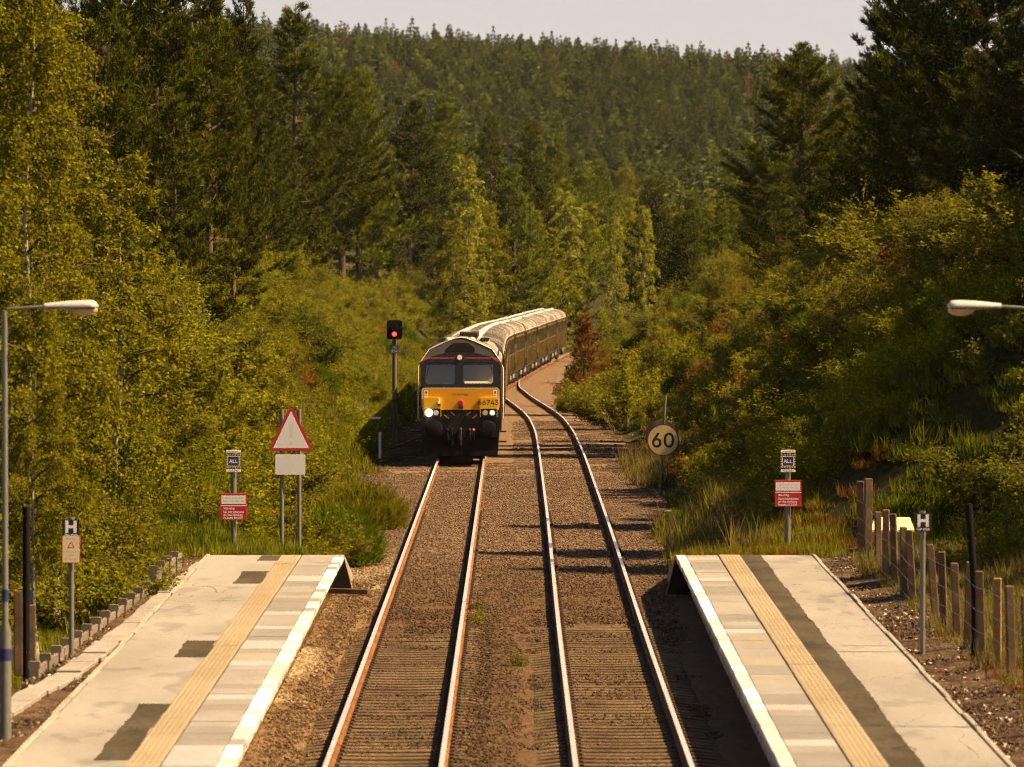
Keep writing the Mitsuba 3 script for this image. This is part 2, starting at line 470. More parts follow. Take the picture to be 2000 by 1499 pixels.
def strip(side, a, b, y0, y1, z0, z1, from_out=False, wob=0.0, seed=0):
    """a slab of the platform between offsets a and b from its edge, as one closed block"""
    n = max(2, int((y1 - y0) / (.16 if wob else 1.0)) + 1)
    y = np.linspace(y0, y1, n)
    j = wob * (.75 * meshkit.noise(np.stack([y * .45, y * 0 + seed, y * 0], 1), seed) + .45 * meshkit.noise(np.stack([y * 3.1, y * 0 + seed, y * 0], 1), seed + 1) - .6) if wob else 0 * y
    e = np.array([edge_x(t, side) for t in y])
    o = np.array([out_x(t, side) for t in y])
    xa = e + side * a
    xb = (o if from_out else e + side * b) + side * j
    lo, hi = (xa, xb) if side > 0 else (xb, xa)
    V = np.stack([np.stack([lo, y, y * 0 + z0], 1), np.stack([hi, y, y * 0 + z0], 1), np.stack([hi, y, y * 0 + z1], 1), np.stack([lo, y, y * 0 + z1], 1)], 1)
    i, k = np.meshgrid(np.arange(n - 1), np.arange(4), indexing='ij')
    q = np.stack([i * 4 + k, i * 4 + (k + 1) % 4, (i + 1) * 4 + (k + 1) % 4, (i + 1) * 4 + k], -1).reshape(-1, 4)
    e4 = (n - 1) * 4
    f = np.vstack([q[:, [0, 1, 2]], q[:, [0, 2, 3]], [[0, 2, 1], [0, 3, 2], [e4, e4 + 1, e4 + 2], [e4, e4 + 2, e4 + 3]]])
    return V.reshape(-1, 3), f[:, ::-1]


def blister_slab(w, l):
    parts = [box([0, 0, -.03], [w, l - .006, .06], .004)]
    for x in np.arange(-w / 2 + .033, w / 2, .0667):
        for y in np.arange(-l / 2 + .033, l / 2, .0667):
            a = np.arange(6) * np.pi / 3
            v = np.concatenate([np.stack([x + .0175 * np.cos(a), y + .0175 * np.sin(a), a * 0 - .001], 1), np.stack([x + .011 * np.cos(a), y + .011 * np.sin(a), a * 0 + .0035], 1)])
            f = [[i, (i + 1) % 6, 6 + (i + 1) % 6] for i in range(6)] + [[i, 6 + (i + 1) % 6, 6 + i] for i in range(6)] + [[6, 7 + i, 8 + i] for i in range(4)]
            parts.append((v, np.array(f)))
    return cat(parts)


group('tactile_source', {'slab': mikit.ply(blister_slab(.42, .8), 'tactile_mat')})
for i_ in range(4):
    group(f'slab_source_{i_}', {'slab': mikit.ply(box([0, 0, -.04], [.63, .893, .08], .006), f'slab_mat_{i_}')})
for i_, m_ in enumerate(('white_paint_mat', 'white_new_mat', 'slab_mat_0')):
    group(f'edge_source_{i_}', {'slab': mikit.ply(box([0, 0, -.05], [.20, .893, .10], .01), m_)})

for side, name, lab in ((-1, 'platform', 'left railway platform with a white edge, dark repair patches'), (1, 'platform_001', 'right railway platform with a white edge, long dark asphalt strip')):
    obj(name + '__surface', strip(side, 1.24, 0, Y0, P_END, .45, P_Z - .002, True), 'asphalt_pale_mat')
    obj(name + '__edging', strip(side, 2.60 if side < 0 else 2.68, 0, Y0, P_END, .40, P_Z + .03, True, .0), 'edging_mat') if False else None
    # edging board along the outer side
    yb = np.linspace(Y0, P_END, 24)
    for k in range(23):
        ya, yc = yb[k], yb[k + 1] - .01
        xa, xc = out_x(ya, side), out_x(yc, side)
        j = rng.normal(0, .012)
        m = box([0, 0, 0], [.075, yc - ya, .22], .008)
        v = m[0].copy()
        v[:, 0] += (v[:, 1] / (yc - ya)) * (xc - xa)
        v += [(xa + xc) / 2 + side * .045 + j, (ya + yc) / 2, P_Z - .085 + rng.normal(0, .004)]
        obj(name + '__edging_board', (v, m[1]), 'edging_mat')
    # wall under the overhanging edge
    obj(name + '__wall', strip(side, .30, 1.2, Y0, P_END - .02, -.3, P_Z - .11), 'brick_white_mat')
    obj(name + '__core', strip(side, .36, 1.22, Y0, P_END - .03, P_Z - .11, P_Z - .062), 'concrete_mat')
    n = int((P_END - Y0) / .9)
    tone = 0
    for k in range(n):
        y = P_END - .45 - k * .9
        if rng.random() < .75:
            tone = int(rng.choice(4, p=[.42, .30, .13, .15]))
        x = edge_x(y, side)
        rz = math.degrees(math.atan2(-(edge_x(y + 1, side) - x), 1))
        num = f'_{k:03d}' if k else ''
        zj = rng.normal(0, .003)
        inst(f'{name}__coping_slab{num}', f'slab_source_{tone}', T().translate([x + side * (.205 + .315), y, P_Z + zj]).rotate([0, 0, 1], rz))
        if side > 0:
            et = 1 if (rng.random() < .22 or 10 < k < 14) else 0
        else:
            et = 1 if rng.random() < .45 else (2 if rng.random() < .3 else 0)
        inst(f'{name}__edge_slab{num}', f'edge_source_{et}', T().translate([x + side * .1 + rng.normal(0, .0025), y, P_Z + .004 + zj]).rotate([0, 0, 1], rz))
    for k in range(int((P_END - Y0) / .8)):
        y = P_END - .4 - k * .8
        inst(f'{name}__tactile_slab' + (f'_{k:03d}' if k else ''), 'tactile_source', T().translate([edge_x(y, side) + side * (.85 + .22), y, P_Z + .001 + rng.normal(0, .002)]).rotate([0, 0, 1], math.degrees(math.atan2(-(edge_x(y + 1, side) - edge_x(y, side)), 1))))
    # ramp down behind the end, and the dark end board
    xe, xo = edge_x(P_END, side), out_x(P_END, side)
    lo, hi = min(xe, xo), max(xe, xo)
    v = np.array([[lo, P_END, P_Z - .01], [hi, P_END, P_Z - .01], [lo, P_END + 6.5, -.15], [hi, P_END + 6.5, -.15], [lo, P_END, -.4], [hi, P_END, -.4], [lo, P_END + 6.5, -.4], [hi, P_END + 6.5, -.4]])
    v[:, 1] += .02
    obj(name + '__ramp', tm(trimesh.convex.convex_hull(v)), 'asphalt_pale_mat')
    pl = Polygon([(0, P_Z - .07), (-side * .17, -.14), (side * .5, -.14), (side * .5, P_Z - .12), (side * .06, P_Z - .1)])
    m = exy(pl, P_END - .06, P_END - .01)
    obj(name + '__end_board', (m[0] + [xe, 0, 0], m[1]), 'dark_timber_mat')
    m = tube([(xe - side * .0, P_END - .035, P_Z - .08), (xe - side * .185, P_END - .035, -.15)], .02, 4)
    obj(name + '__end_board_edge', m, 'wood_lit_mat')  # lit edge of the board, its sunlight put into a brighter wood colour
    tag(name, lab, kind='structure')
# dark repairs on the left platform, the long dark strip on the right one
for (a, b, c, d_) in ((1.245, 1.66, 66.4, 74.8), (1.245, 1.72, 83.6, 87.2), (1.245, 1.75, 102.6, 106.6), (1.245, 1.62, 110.4, 112.3)):
    obj('platform__asphalt_patch', strip(-1, a, b, c, d_, P_Z - .05, P_Z + .004, wob=.09, seed=int(c)), 'asphalt_dark_mat')
obj('platform_001__asphalt_strip', strip(1, 1.285, 1.70, Y0, P_END - .03, P_Z - .05, P_Z + .004, wob=.05, seed=5), 'asphalt_dark_mat')
m = box([-3.25, 110.9, .02], [1.0, .12, .1], .01, -.5)
tag(obj('timber_plank', m, 'wood_mat'), 'short loose plank lying at the dark end board of the left platform', 'plank')

# verges
V_Z = .55
obj('left_verge', grid_mesh(np.linspace(-7.0, -5.85, 14), np.arange(52, 114, .5), lambda x, y: V_Z - .03 - .1 * S(6.6, 7.0, -x) + .10 * (meshkit.fbm(np.stack([x * 1.5, y * .9, x * 0], -1), 4, seed=2) - .5)), 'soil_mat', True)
tag('left_verge', 'gravelly soil strip beside the left platform', kind='structure')
obj('right_verge', grid_mesh(np.linspace(5.75, 7.6, 20), np.arange(52, 116, .5), lambda x, y: V_Z - .05 + .10 * S(6.0, 7.4, x) + .13 * (meshkit.fbm(np.stack([x * 1.5, y * .9, x * 0], -1), 4, seed=6) - .5)), 'soil_mat', True)
tag('right_verge', 'dark bark and gravel strip beside the right platform', kind='structure')
# chips on the verges
g = np.random.default_rng(3)
for nm, lo, hi, n_, lab in (('verge_gravel', -7.0, -5.95, 5200, 'loose stones on the soil beside the left platform'), ('verge_chippings', 5.95, 7.5, 9000, 'dark bark and stone chips beside the right platform')):
    c = np.stack([g.uniform(lo, hi, n_), g.uniform(64, 115, n_), np.full(n_, V_Z + .0)], 1)
    c[:, 2] += np.where(c[:, 0] > 0, -.05 + .10 * S(6.0, 7.4, c[:, 0]), -.04)
    tv = np.array([[1, 0, -.3], [-.5, .87, -.3], [-.5, -.87, -.3], [0, 0, .7]])
    tf = np.array([[0, 1, 3], [1, 2, 3], [2, 0, 3]])
    A = np.linalg.qr(g.normal(size=(n_, 3, 3)))[0]
    vv = np.einsum('kij,vj->kvi', A, tv) * g.uniform(.015, .05, (n_, 1, 1)) * [1, 1.4, .8] + c[:, None]
    col = np.repeat(np.where(g.random((n_, 1)) < .12, [.34, .27, .2], [.07, .045, .026]) * g.uniform(.5, 1.6, (n_, 1)), 4, 0)
    obj(nm, (vv.reshape(-1, 3), (tf[None] + 4 * np.arange(n_)[:, None, None]).reshape(-1, 3)), 'far_needle_mat', color=col)
    tag(nm, lab, 'gravel', kind='stuff')

# concrete cable trough on the left
TR = np.array([[-6.03, 111.5], [-6.10, 107], [-6.17, 101.3], [-6.24, 91.7], [-6.36, 85], [-6.48, 80.5], [-6.69, 76.7], [-6.85, 72]])
k = 0
for y in np.arange(72, 111, .92):
    x = float(np.interp(y, TR[::-1, 1], TR[::-1, 0]))
    sl = float(np.interp(y + .5, TR[::-1, 1], TR[::-1, 0])) - x
    obj('cable_trough__lid', box([x + rng.normal(0, .012), y, V_Z + .0 + rng.normal(0, .008)], [.38, .90, .07], .01, -math.atan(sl / .5) + rng.normal(0, .02)), 'trough_mat')
tag('cable_trough', 'line of pale concrete lids over the cable trough beside the left platform', 'cable trough')

# low board wall on the left
ywall = np.linspace(81.5, 110, 18)
for k, y in enumerate(ywall):
    x = float(np.interp(y, [82, 110], [-6.92, -6.48]))
    hgt = .25 + (.20 if y > 103 and y < 109 else 0)
    pz0 = V_Z - .1
    pf = sbox(-.065, -.3, .065, hgt).union(sbox(-.065, hgt - .05, .065, hgt + .02).buffer(.02))
    m = exy(pf, -.06, .06)
    obj('retaining_wall__post', (m[0] + [x, y, pz0], m[1]), 'concrete_mat')
    if k < 17:
        y2 = ywall[k + 1]
        x2 = float(np.interp(y2, [82, 110], [-6.92, -6.48]))
        obj('retaining_wall__board', box([(x + x2) / 2 + .01, (y + y2) / 2, pz0 + hgt / 2 - .17], [.055, y2 - y - .13, hgt + .2], .006, -math.atan((x2 - x) / (y2 - y))), 'concrete_mat')
tag('retaining_wall', 'low wall of weathered posts and boards left of the left platform', 'wall')


# ------------------------------------------------------------------ signs, lamps, posts
def sign_root(name, label, category='sign', grp=None):
    k = numbered(name)
    tag(k, label, category, grp)
    return k


def part(root, name, mesh, bsdf, smooth=False):
    return obj(f'{root}__{name}', mesh, bsdf, smooth)


def all_sign(x, d, label):
    r = sign_root('platform_sign', label)
    s = 94.8
    X = px(x, d)
    zz = lambda y: pz(y, d)
    part(r, 'post', cyl([X, d, -.3], [X, d, zz(880)], .058, 14), 'galv_mat', 40)
    part(r, 'cap', cyl([X, d, zz(880)], [X, d, zz(878)], .062, 14), 'galv_mat', 40)
    y = d - .075
    part(r, 'top_strip', box([X, y, zz(882)], [.30, .012, .055], .003), 'sign_white_mat')
    part(r, 'top_strip_lettering', text('CLEAR BOX', .026, X, y - .006, zz(883)), 'sign_red_mat')
    part(r, 'plate', box([X, y, zz(901)], [.305, .012, .275], .003), 'black_mat')
    st = []
    for k in range(6):
        for sgn in (-1, 1):
            o = -.135 + k * .052
            a = np.array([[o, sgn * .131 - .012], [o + .026, sgn * .131 - .012], [o + .040, sgn * .131 + .012], [o + .014, sgn * .131 + .012]])
            st.append(exy(Polygon(a), -.012, -.007))
            b = np.array([[sgn * .139 - .012, o], [sgn * .139 + .012, o + .014], [sgn * .139 + .012, o + .040], [sgn * .139 - .012, o + .026]])
            st.append(exy(Polygon(b), -.012, -.007))
    v, f = cat(st)
    part(r, 'hazard_stripes', (v + [X, y, zz(901)], f), 'sign_yellow_mat')
    part(r, 'border', box([X, y - .008, zz(901)], [.248, .006, .215]), 'sign_white_mat')
    part(r, 'panel', box([X, y - .012, zz(901)], [.222, .006, .190]), 'sign_blue_mat')
    part(r, 'lettering', text('ALL', .072, X, y - .014, zz(901) - .036), 'sign_white_mat')
    part(r, 'bottom_strip', box([X, y, zz(920)], [.30, .012, .05], .003), 'sign_white_mat')
    part(r, 'bottom_strip_lettering', text('PLATFORM', .026, X, y - .006, zz(920) - .013), 'black_mat')
    zc = zz(963 + 13) if x > 1000 else zz(990)
    zc = zz(964) if x > 1000 else zz(990)
    part(r, 'warning_plate', box([X, y, zc], [.545, .012, .55], .004), 'sign_red_mat')
    part(r, 'white_panel', box([X, y - .008, zc + .145], [.50, .005, .175]), 'sign_white_mat')
    part(r, 'dividing_line', box([X, y - .008, zc + .022], [.53, .005, .018]), 'sign_white_mat')
    ts = cat([text('Passengers must', .040, X, y - .0105, zc + .165, False), text('not cross the line', .040, X, y - .0105, zc + .095, False)])
    part(r, 'notice_lettering', ts, 'print_grey_mat')
    ts = []
    for i, tx in enumerate(('Warning', 'Do not trespass', 'on the Railway', 'Penalty £1000')):
        v, f = text(tx, .042, 0, y - .006, zc - .055 - i * .062 - (.012 if i else 0), True)
        ts.append((v + [X - .205 - v[:, 0].min(), 0, 0], f))
    part(r, 'warning_lettering', cat(ts), 'sign_white_mat')
    return r


all_sign(456, 116, 'ALL plate over a red warning board on a grey post, left platform end')
all_sign(1539, 116, 'ALL plate over a red warning board on a grey post, right platform end')

# triangular sign
d = 118.0
r = sign_root('warning_sign', 'faded white triangle with red border over a blank white board, on two posts')
for x in (550, 584):
    part(r, 'post', cyl([px(x, d), d, -.3], [px(x, d), d, pz(802, d)], .045, 12), 'galv_mat', 40)
    part(r, 'post_cap', cyl([px(x, d), d, pz(802, d)], [px(x, d), d, pz(800, d)], .05, 12), 'galv_mat', 40)
tri = Polygon([(-.375, 0), (.375, 0), (0, .78)]).buffer(.06, quad_segs=5)
inn = Polygon([(-.375, 0), (.375, 0), (0, .78)]).buffer(.0, quad_segs=4)
o = np.array([px(568.5, d), d - .08, pz(881, d) + .06])
v, f = exy(tri, -.006, .006)
part(r, 'triangle', (v + o, f), 'sign_red_mat')
v, f = exy(inn, -.012, -.007)
part(r, 'triangle_face', (v + o, f), 'sign_grey_mat')
mark = Polygon([(-.045, .50), (.045, .50), (.02, .22), (-.02, .22)]).buffer(.012).union(Point(0, .10).buffer(.04))
mat('sign_ghost_mat', (.68, .64, .58), .6)
v, f = exy(mark, -.0145, -.0125)
part(r, 'faded_mark', (v + o, f), 'sign_ghost_mat')
v, f = exy(rrect(-.315, -.215, .315, .215, .03), -.006, .006)
part(r, 'blank_board', (v + [px(567, d), d - .08, pz(907.5, d)], f), 'sign_grey_mat')


def h_sign(x, d, base_px, label, notice):
    r = sign_root('car_stop_sign', label)
    X = px(x, d)
    top = 1014 if notice else 1002
    part(r, 'post', cyl([X, d, V_Z - .2], [X, d, pz(top, d)], .040, 12), 'galv_mat', 40)
    part(r, 'post_cap', cyl([X, d, pz(top, d)], [X, d, pz(top - 3, d)], .046, 12), 'galv_mat', 40)
    y = d - .06
    zc = pz(top + 19, d)
    part(r, 'plate', box([X, y, zc], [.265, .012, .28], .004), 'black_mat')
    v = exy(sbox(-.085, -.065, -.040, .125).union(sbox(.040, -.065, .085, .125)).union(sbox(-.05, .008, .05, .052)), -.012, -.0065)
    part(r, 'letter', (v[0] + [X, y, zc], v[1]), 'sign_white_mat')
    part(r, 'lettering', text('Car stop', .036, X, y - .0065, zc - .115), 'sign_white_mat')
    if notice:
        zn = pz(1073, d)
        part(r, 'notice_frame', box([X, y, zn], [.275, .010, .42], .003), 'sign_red_mat')
        part(r, 'notice', box([X, y - .007, zn], [.255, .006, .405]), 'sign_buff_mat')
        part(r, 'notice_lettering', cat([text('Warning', .026, X, y - .010, zn + .15), text('Limited clear', .024, X, y - .010, zn - .05), text('space', .024, X, y - .010, zn - .095), text('No access', .028, X, y - .010, zn - .165)]), 'print_grey_mat')
        t_ = Polygon([(-.05, 0), (.05, 0), (0, .09)])
        v = exy(t_.buffer(.006).difference(t_.buffer(-.010)), -.012, -.0095)
        part(r, 'notice_symbol', (v[0] + [X, y, zn + .02], v[1]), 'sign_red_mat')


h_sign(138.5, 85.8, 1278, 'black H sign over a buff notice board, on a post left of the left platform', True)
h_sign(1803, 86.0, 1276, 'black H sign alone on its post beside the wooden fence', False)

# speed sign
d = 163.5
r = sign_root('speed_sign', 'round cream speed sign reading 60 with a thin red rim, on a slim post')
part(r, 'post', tube([(px(1288, d), d, -.5), (px(1300, d), d, pz(774, d))], .036, 8), 'galv_mat', 40)
for k, (dx, dy, nm, mt) in enumerate(((-3, .10, 'rear_disc', 'galv_mat'), (0, -.06, 'rim', 'sign_rim_mat'))):
    c = [px(1295 + dx, d), d + dy, pz(860 - (8 if k == 0 else 0), d)]
    part(r, nm, cyl(c, [c[0], c[1] - .012, c[2]], .465, 40), mt)
c = [px(1295, d), d - .072, pz(860, d)]
part(r, 'face', cyl(c, [c[0], c[1] - .006, c[2]], .435, 40), 'sign_cream_mat')
part(r, 'lettering', text('60', .40, c[0], c[1] - .0065, c[2] - .20), 'black_mat')


def street_lamp(side, label):
    r = sign_root('street_lamp', label, 'street lamp')
    d = 71.0
    X = px(9, d) if side < 0 else px(2040, d)
    s = -side
    zt = pz(604, d)
    part(r, 'pole', tube([(X, d, V_Z - .2), (X, d, pz(1235, d)), (X, d, pz(1215, d)), (X, d, pz(640, d)), (X, d, zt - .02)], [.075, .075, .040, .036, .030], 18), 'galv_mat', 40)
    part(r, 'band', cyl([X, d, pz(1292, d)], [X, d, pz(1268, d)], .079, 18), 'band_blue_mat', 40)
    part(r, 'band', cyl([X, d, pz(1176, d)], [X, d, pz(1152, d)], .044, 18), 'band_blue_mat', 40)
    x0 = abs(px(90, d) - px(9, d)) if side < 0 else abs(px(2040, d) - px(1952, d))
    part(r, 'arm', tube([(X, d, zt - .06), (X + s * .03, d, zt), (X + s * x0, d, zt + .035)], .020, 10), 'galv_mat', 40)
    L = .68
    us = np.linspace(0, 1, 18)
    top, bot = [], []
    prof_r = .052 + .046 * np.sin(np.clip(us, 0, .8) / .8 * np.pi / 2)
    prof_r *= np.sqrt(np.clip(1 - np.clip((us - .86) / .14, 0, 1) ** 2, .02, 1))
    pts = np.stack([X + s * (x0 - .02 + us * L), us * 0 + d, zt + .03 + us * .01], 1)
    v, f = tube(pts, prof_r, 20)
    zc = zt + .03
    v[:, 2] = np.where(v[:, 2] < zc, zc + (v[:, 2] - zc) * .45, zc + (v[:, 2] - zc) * .78)
    part(r, 'housing', (v, f), 'lamp_shell_mat', 50)
    v, f = tm(trimesh.creation.icosphere(2))
    part(r, 'bowl', (v * [.17, .085, .075] + [X + s * (x0 + .48), d, zt - .012], f), 'lamp_bowl_mat', 60)
    part(r, 'seam', box([X + s * (x0 + .33), d, zt + .012], [.60, .205, .014], .003), 'black_mat')


street_lamp(-1, 'tall grey lamp post with blue bands at the left edge')
street_lamp(1, 'lamp head reaching in on its arm from the right edge')

for x, top, X, d, lab in ((50, 990, -7.08, 82, 'black slim post beside the birch trunks on the left'), (1890, 985, 6.96, 84.6, 'tall black post standing in the wooden fence')):
    k = numbered('black_post')
    obj(k, tube([(X, d, V_Z - .3), (X - .0, d, pz(top, d) * .55), (X - (.10 if X > 0 else 0), d, pz(top, d))], .055, 10), 'black_matt_mat', 40)
    tag(k, lab, 'post')
for x, d, h_, lab in ((-7.25, 82.6, 1.25, 'old squared wooden post behind the left lamp post'), (-7.12, 83.3, 1.0, 'weathered wooden post leaning by the black slim post')):
    k = numbered('wooden_post')
    obj(k, box([x, d, V_Z - .1 + h_ / 2], [.13, .13, h_], .012, .1), 'wood_mat')
    tag(k, lab, 'post')

# fence on the right
FB = [(1695, 1095, 935), (1684, 1084, 940), (1716, 1116, 1000), (1730, 1131, 996), (1749, 1147, 1004), (1766, 1165, 1030), (1785, 1186, 1036), (1829, 1221, 1064), (1845, 1235, 1078), (1871, 1250, 1100), (1890, 1269, 1098), (1919, 1293, 1116), (1949, 1309, 1130), (1977, 1327, 1145), (2010, 1352, 1165), (2048, 1385, 1190)]
tops = []
for k, (x, yb, yt) in enumerate(FB):
    d = F_PX / ((yb - HOR) / (EYE - V_Z - .02))
    X = px(x, d)
    hgt = (yb - yt) * d / F_PX
    lean = rng.normal(0, .02) + (-.05 if k in (4, 6, 7, 9) else 0)
    w = .12 if k > 1 else .15
    m = box([0, 0, hgt / 2 - .1], [w, w, hgt + .2], .012, rng.uniform(-.2, .2))
    v = m[0].copy()
    v[:, 0] += v[:, 2] * lean
    v[:, 1] += v[:, 2] * rng.normal(0, .02)
    obj('wooden_fence__post', (v + [X, d, V_Z + .02], m[1]), 'wood_lit_mat' if k in (3, 12) else 'wood_mat')  # two posts have sunlight painted in by the brighter wood
    tops.append((X - .07, d, V_Z + .02, hgt, lean))
tops.sort(key=lambda t: t[1])
for fr in (.12, .38, .64, .93):
    P = [(X + h_ * fr * ln, d, z + min(h_, 1.2) * fr) for X, d, z, h_, ln in tops]
    obj('wooden_fence__wire', tube(P, .0045, 4), 'galv_mat')
tag('wooden_fence', 'post and wire fence of weathered wooden posts beside the right platform', 'fence')

# grit bin
d = 115.0
cxg = px(1740, d)
r = sign_root('grit_bin', 'yellow grit bin with a sunlit sloping lid behind the wooden fence', 'grit bin')
bz = .62
v = np.array([[-.36, -.28, 0], [.36, -.28, 0], [-.36, .28, 0], [.36, .28, 0], [-.41, -.34, .38], [.41, -.34, .38], [-.41, .34, .38], [.41, .34, .38]]) + [cxg, d, bz]
part(r, 'body', tm(trimesh.convex.convex_hull(v)), 'grit_mat')
v = np.array([[-.46, -.40, .385], [.46, -.40, .385], [-.46, .40, .385], [.46, .40, .385], [-.46, -.40, .43], [.46, -.40, .43], [-.46, .40, .43], [.46, .40, .43], [-.30, .05, .66], [.40, .05, .66], [-.30, .28, .66], [.40, .28, .66]]) + [cxg, d, bz]
mat('grit_lid_lit_mat', (.74, .62, .28), .45)  # pale colour stands for strong sun on a yellow lid
part(r, 'lid', tm(trimesh.convex.convex_hull(v)), 'grit_lid_lit_mat')
part(r, 'handle', box([cxg, d - .41, bz + .40], [.22, .03, .035], .006), 'grit_mat')
# signal
d = 211.0
X = px(770.5, d)
gz = float(ground_z(X, d))
r = sign_root('railway_signal', 'black signal head showing a red light, on a pale post left of the train', 'signal')
part(r, 'post', tube([(X, d, gz - .3), (X, d, pz(664, d))], .085, 14), 'concrete_mat', 40)
v, f = exy(rrect(-.29, -.36, .29, .36, .09), -.04, .04)
zc = pz(644.5, d)
part(r, 'backboard', (v + [X, d - .14, zc], f), 'black_matt_mat')
part(r, 'head_box', box([X, d + .0, zc], [.40, .22, .6], .03), 'black_matt_mat')
for nm, zo in (('hood', .085), ('hood', -.16)):
    a = np.linspace(-.25 * np.pi, 1.25 * np.pi, 15)
    ring = np.stack([.115 * np.cos(a), .115 * np.sin(a)], 1)
    pol = Polygon(np.vstack([ring, ring[::-1] * .88]))
    v, f = exy(pol, -.36, -.18)
    part(r, nm, (v + [X, d, zc + zo], f), 'black_mat')
part(r, 'dark_lens', cyl([X, d - .182, zc + .085], [X, d - .19, zc + .085], .095, 20), 'black_mat')
lens = mikit.ply(cyl([X, d - .20, zc - .16], [X, d - .182, zc - .16], .088, 24), 'sign_red_mat')
lens['emitter'] = {'type': 'area', 'radiance': rgb((.60, .035, .03))}
scene[f'{r}__red_light'] = lens
zp = pz(682, d)
part(r, 'number_plate', box([X, d - .11, zp], [.30, .012, .32], .004), 'black_mat')
part(r, 'number_plate_lettering', cat([text('HC', .10, X, d - .117, zp + .025, False), text('334', .10, X, d - .117, zp - .125, False)]), 'sign_white_mat')
for s in (-1, 1):
    part(r, 'bracket', tube([(X + s * .15, d, zp + .10), (X + s * .30, d, zp + .09), (X + s * .30, d, zp - .05), (X + s * .12, d, zp - .17)], .012, 6), 'galv_mat')
part(r, 'junction_box', box([X, d - .12, pz(773, d)], [.15, .10, .33], .015), 'galv_mat')
part(r, 'ladder_foot', tube([(X - .02, d - .12, pz(835, d)), (X - .02, d - .12, pz(804, d)), (X + .1, d - .12, pz(802, d)), (X + .1, d - .12, pz(832, d))], .012, 6), 'galv_mat')
# small white marker by the spur
r = sign_root('marker_post', 'small white marker board on a stake by the rusty spur', 'marker')
d = 186
part(r, 'stake', box([px(742, d), d, .05], [.09, .06, 1.6], .01), 'sign_white_mat')
part(r, 'board', box([px(733, d), d - .05, pz(817, d)], [.34, .03, .07], .006), 'sign_white_mat')

# ------------------------------------------------------------------ the locomotive
mat('loco_dark_mat', (.008, .0075, .008), .4, 0, .35)
mat('loco_grey_mat', (.060, .052, .048), .45)
mat('loco_maroon_mat', (.055, .022, .012), .12, 0, .6, clearcoat=.8, clearcoat_gloss=.95)
mat('loco_yellow_mat', (.80, .355, .005), .4)
mat('loco_pod_mat', (.86, .50, .010), .35)  # brighter than the nose: light on the angled facets put into the yellow
mat('cream_mat', (.70, .60, .42), .4)
mat('loco_red_mat', (.40, .03, .02), .4)
mat('loco_roof_mat', grainy((.10, .085, .07), (.225, .195, .16), .7, .16, 7, .6), .7)
mat('windscreen_mat', grainy((.115, .095, .075), (.15, .125, .10), .6, .10, 30), .12, 0, .5)
mat('lamp_glass_mat', (.62, .52, .40), .2)
mat('chassis_mat', grainy((.010, .009, .008), (.035, .025, .018), 1.5, .3), .7)
mat('wheel_mat', grainy((.05, .03, .02), (.10, .06, .04), 1.5, .2), .6)
scene['glass_mat'] = {'type': 'thindielectric', 'int_ior': 1.5, 'specular_transmittance': rgb((.93, .91, .88))}
mat('cab_wall_mat', (.62, .56, .47), .7)


def sheet_x(x, y0, y1, z0, z1):
    return np.array([[x, y0, z0], [x, y1, z0], [x, y1, z1], [x, y0, z1]], float), np.array([[0, 1, 2], [0, 2, 3]])


LY = 183.0
LZ = float(zr(LY))
LX = float(cx1(LY))
LOCO = numbered('locomotive')
tag(LOCO, 'diesel locomotive with a yellow nose and two windscreens at the head of the train', 'locomotive')


def lo(mesh, rake=True):
    v = np.array(mesh[0], float)
    if rake:
        v[:, 1] += .22 * np.maximum(v[:, 2] - 2.42, 0) * (v[:, 1] < 2.0)
    t = float(_cx1(LY + 20) - _cx1(LY)) / 20
    zz = v[:, 2] + zr(v[:, 1] + LY)
    return np.stack([v[:, 0] + LX + t * v[:, 1], v[:, 1] + LY, zz], 1), mesh[1]


def lp(name, mesh, bsdf, smooth=False, rake=True):
    return part(LOCO, name, lo(mesh, rake), bsdf, smooth)


half = [(1.325, 1.05), (1.325, 3.10), (1.30, 3.22), (1.02, 3.62), (.50, 3.86), (.18, 3.98), (0, 4.0)]
outline = Polygon(half + [(-x, z) for x, z in half[::-1][1:]])
upper = Polygon([(1.325, 3.12), (1.30, 3.22), (1.02, 3.62), (.50, 3.86), (.18, 3.98), (0, 4.0), (-.18, 3.98), (-.50, 3.86), (-1.02, 3.62), (-1.30, 3.22), (-1.325, 3.12)])
arch = Polygon([(1.30, 2.40), (1.30, 3.13), (.95, 3.40), (.5, 3.51), (0, 3.55), (-.5, 3.51), (-.95, 3.40), (-1.30, 3.13), (-1.30, 2.40)])
lp('body', exy(sbox(-1.32, .95, 1.32, 3.11), 2.05, 21.3), 'loco_maroon_mat')
for s in (-1, 1):
    lp('cab_side', cat([box([s * 1.30, 1.25, 1.68], [.04, 1.58, 1.46], .005), box([s * 1.30, 1.25, 3.08], [.04, 1.58, .10], .005), box([s * 1.30, 1.45, 2.72], [.04, .10, .62], .005)]), 'loco_maroon_mat', rake=False)
    lp('cab_side_glass', sheet_x(s * 1.30, .50, 2.0, 2.41, 3.03), 'glass_mat', rake=False)
lp('cab_bulkhead', exy(sbox(-1.28, 1.0, 1.28, 3.1), .96, 1.04), 'cab_wall_mat', rake=False)
lp('cab_floor', box([0, 1.3, 1.3], [2.5, 1.4, .06]), 'cab_wall_mat', rake=False)
lp('cab_desk', box([0, .64, 2.26], [2.3, .30, .28], .03), 'cab_wall_mat', rake=False)
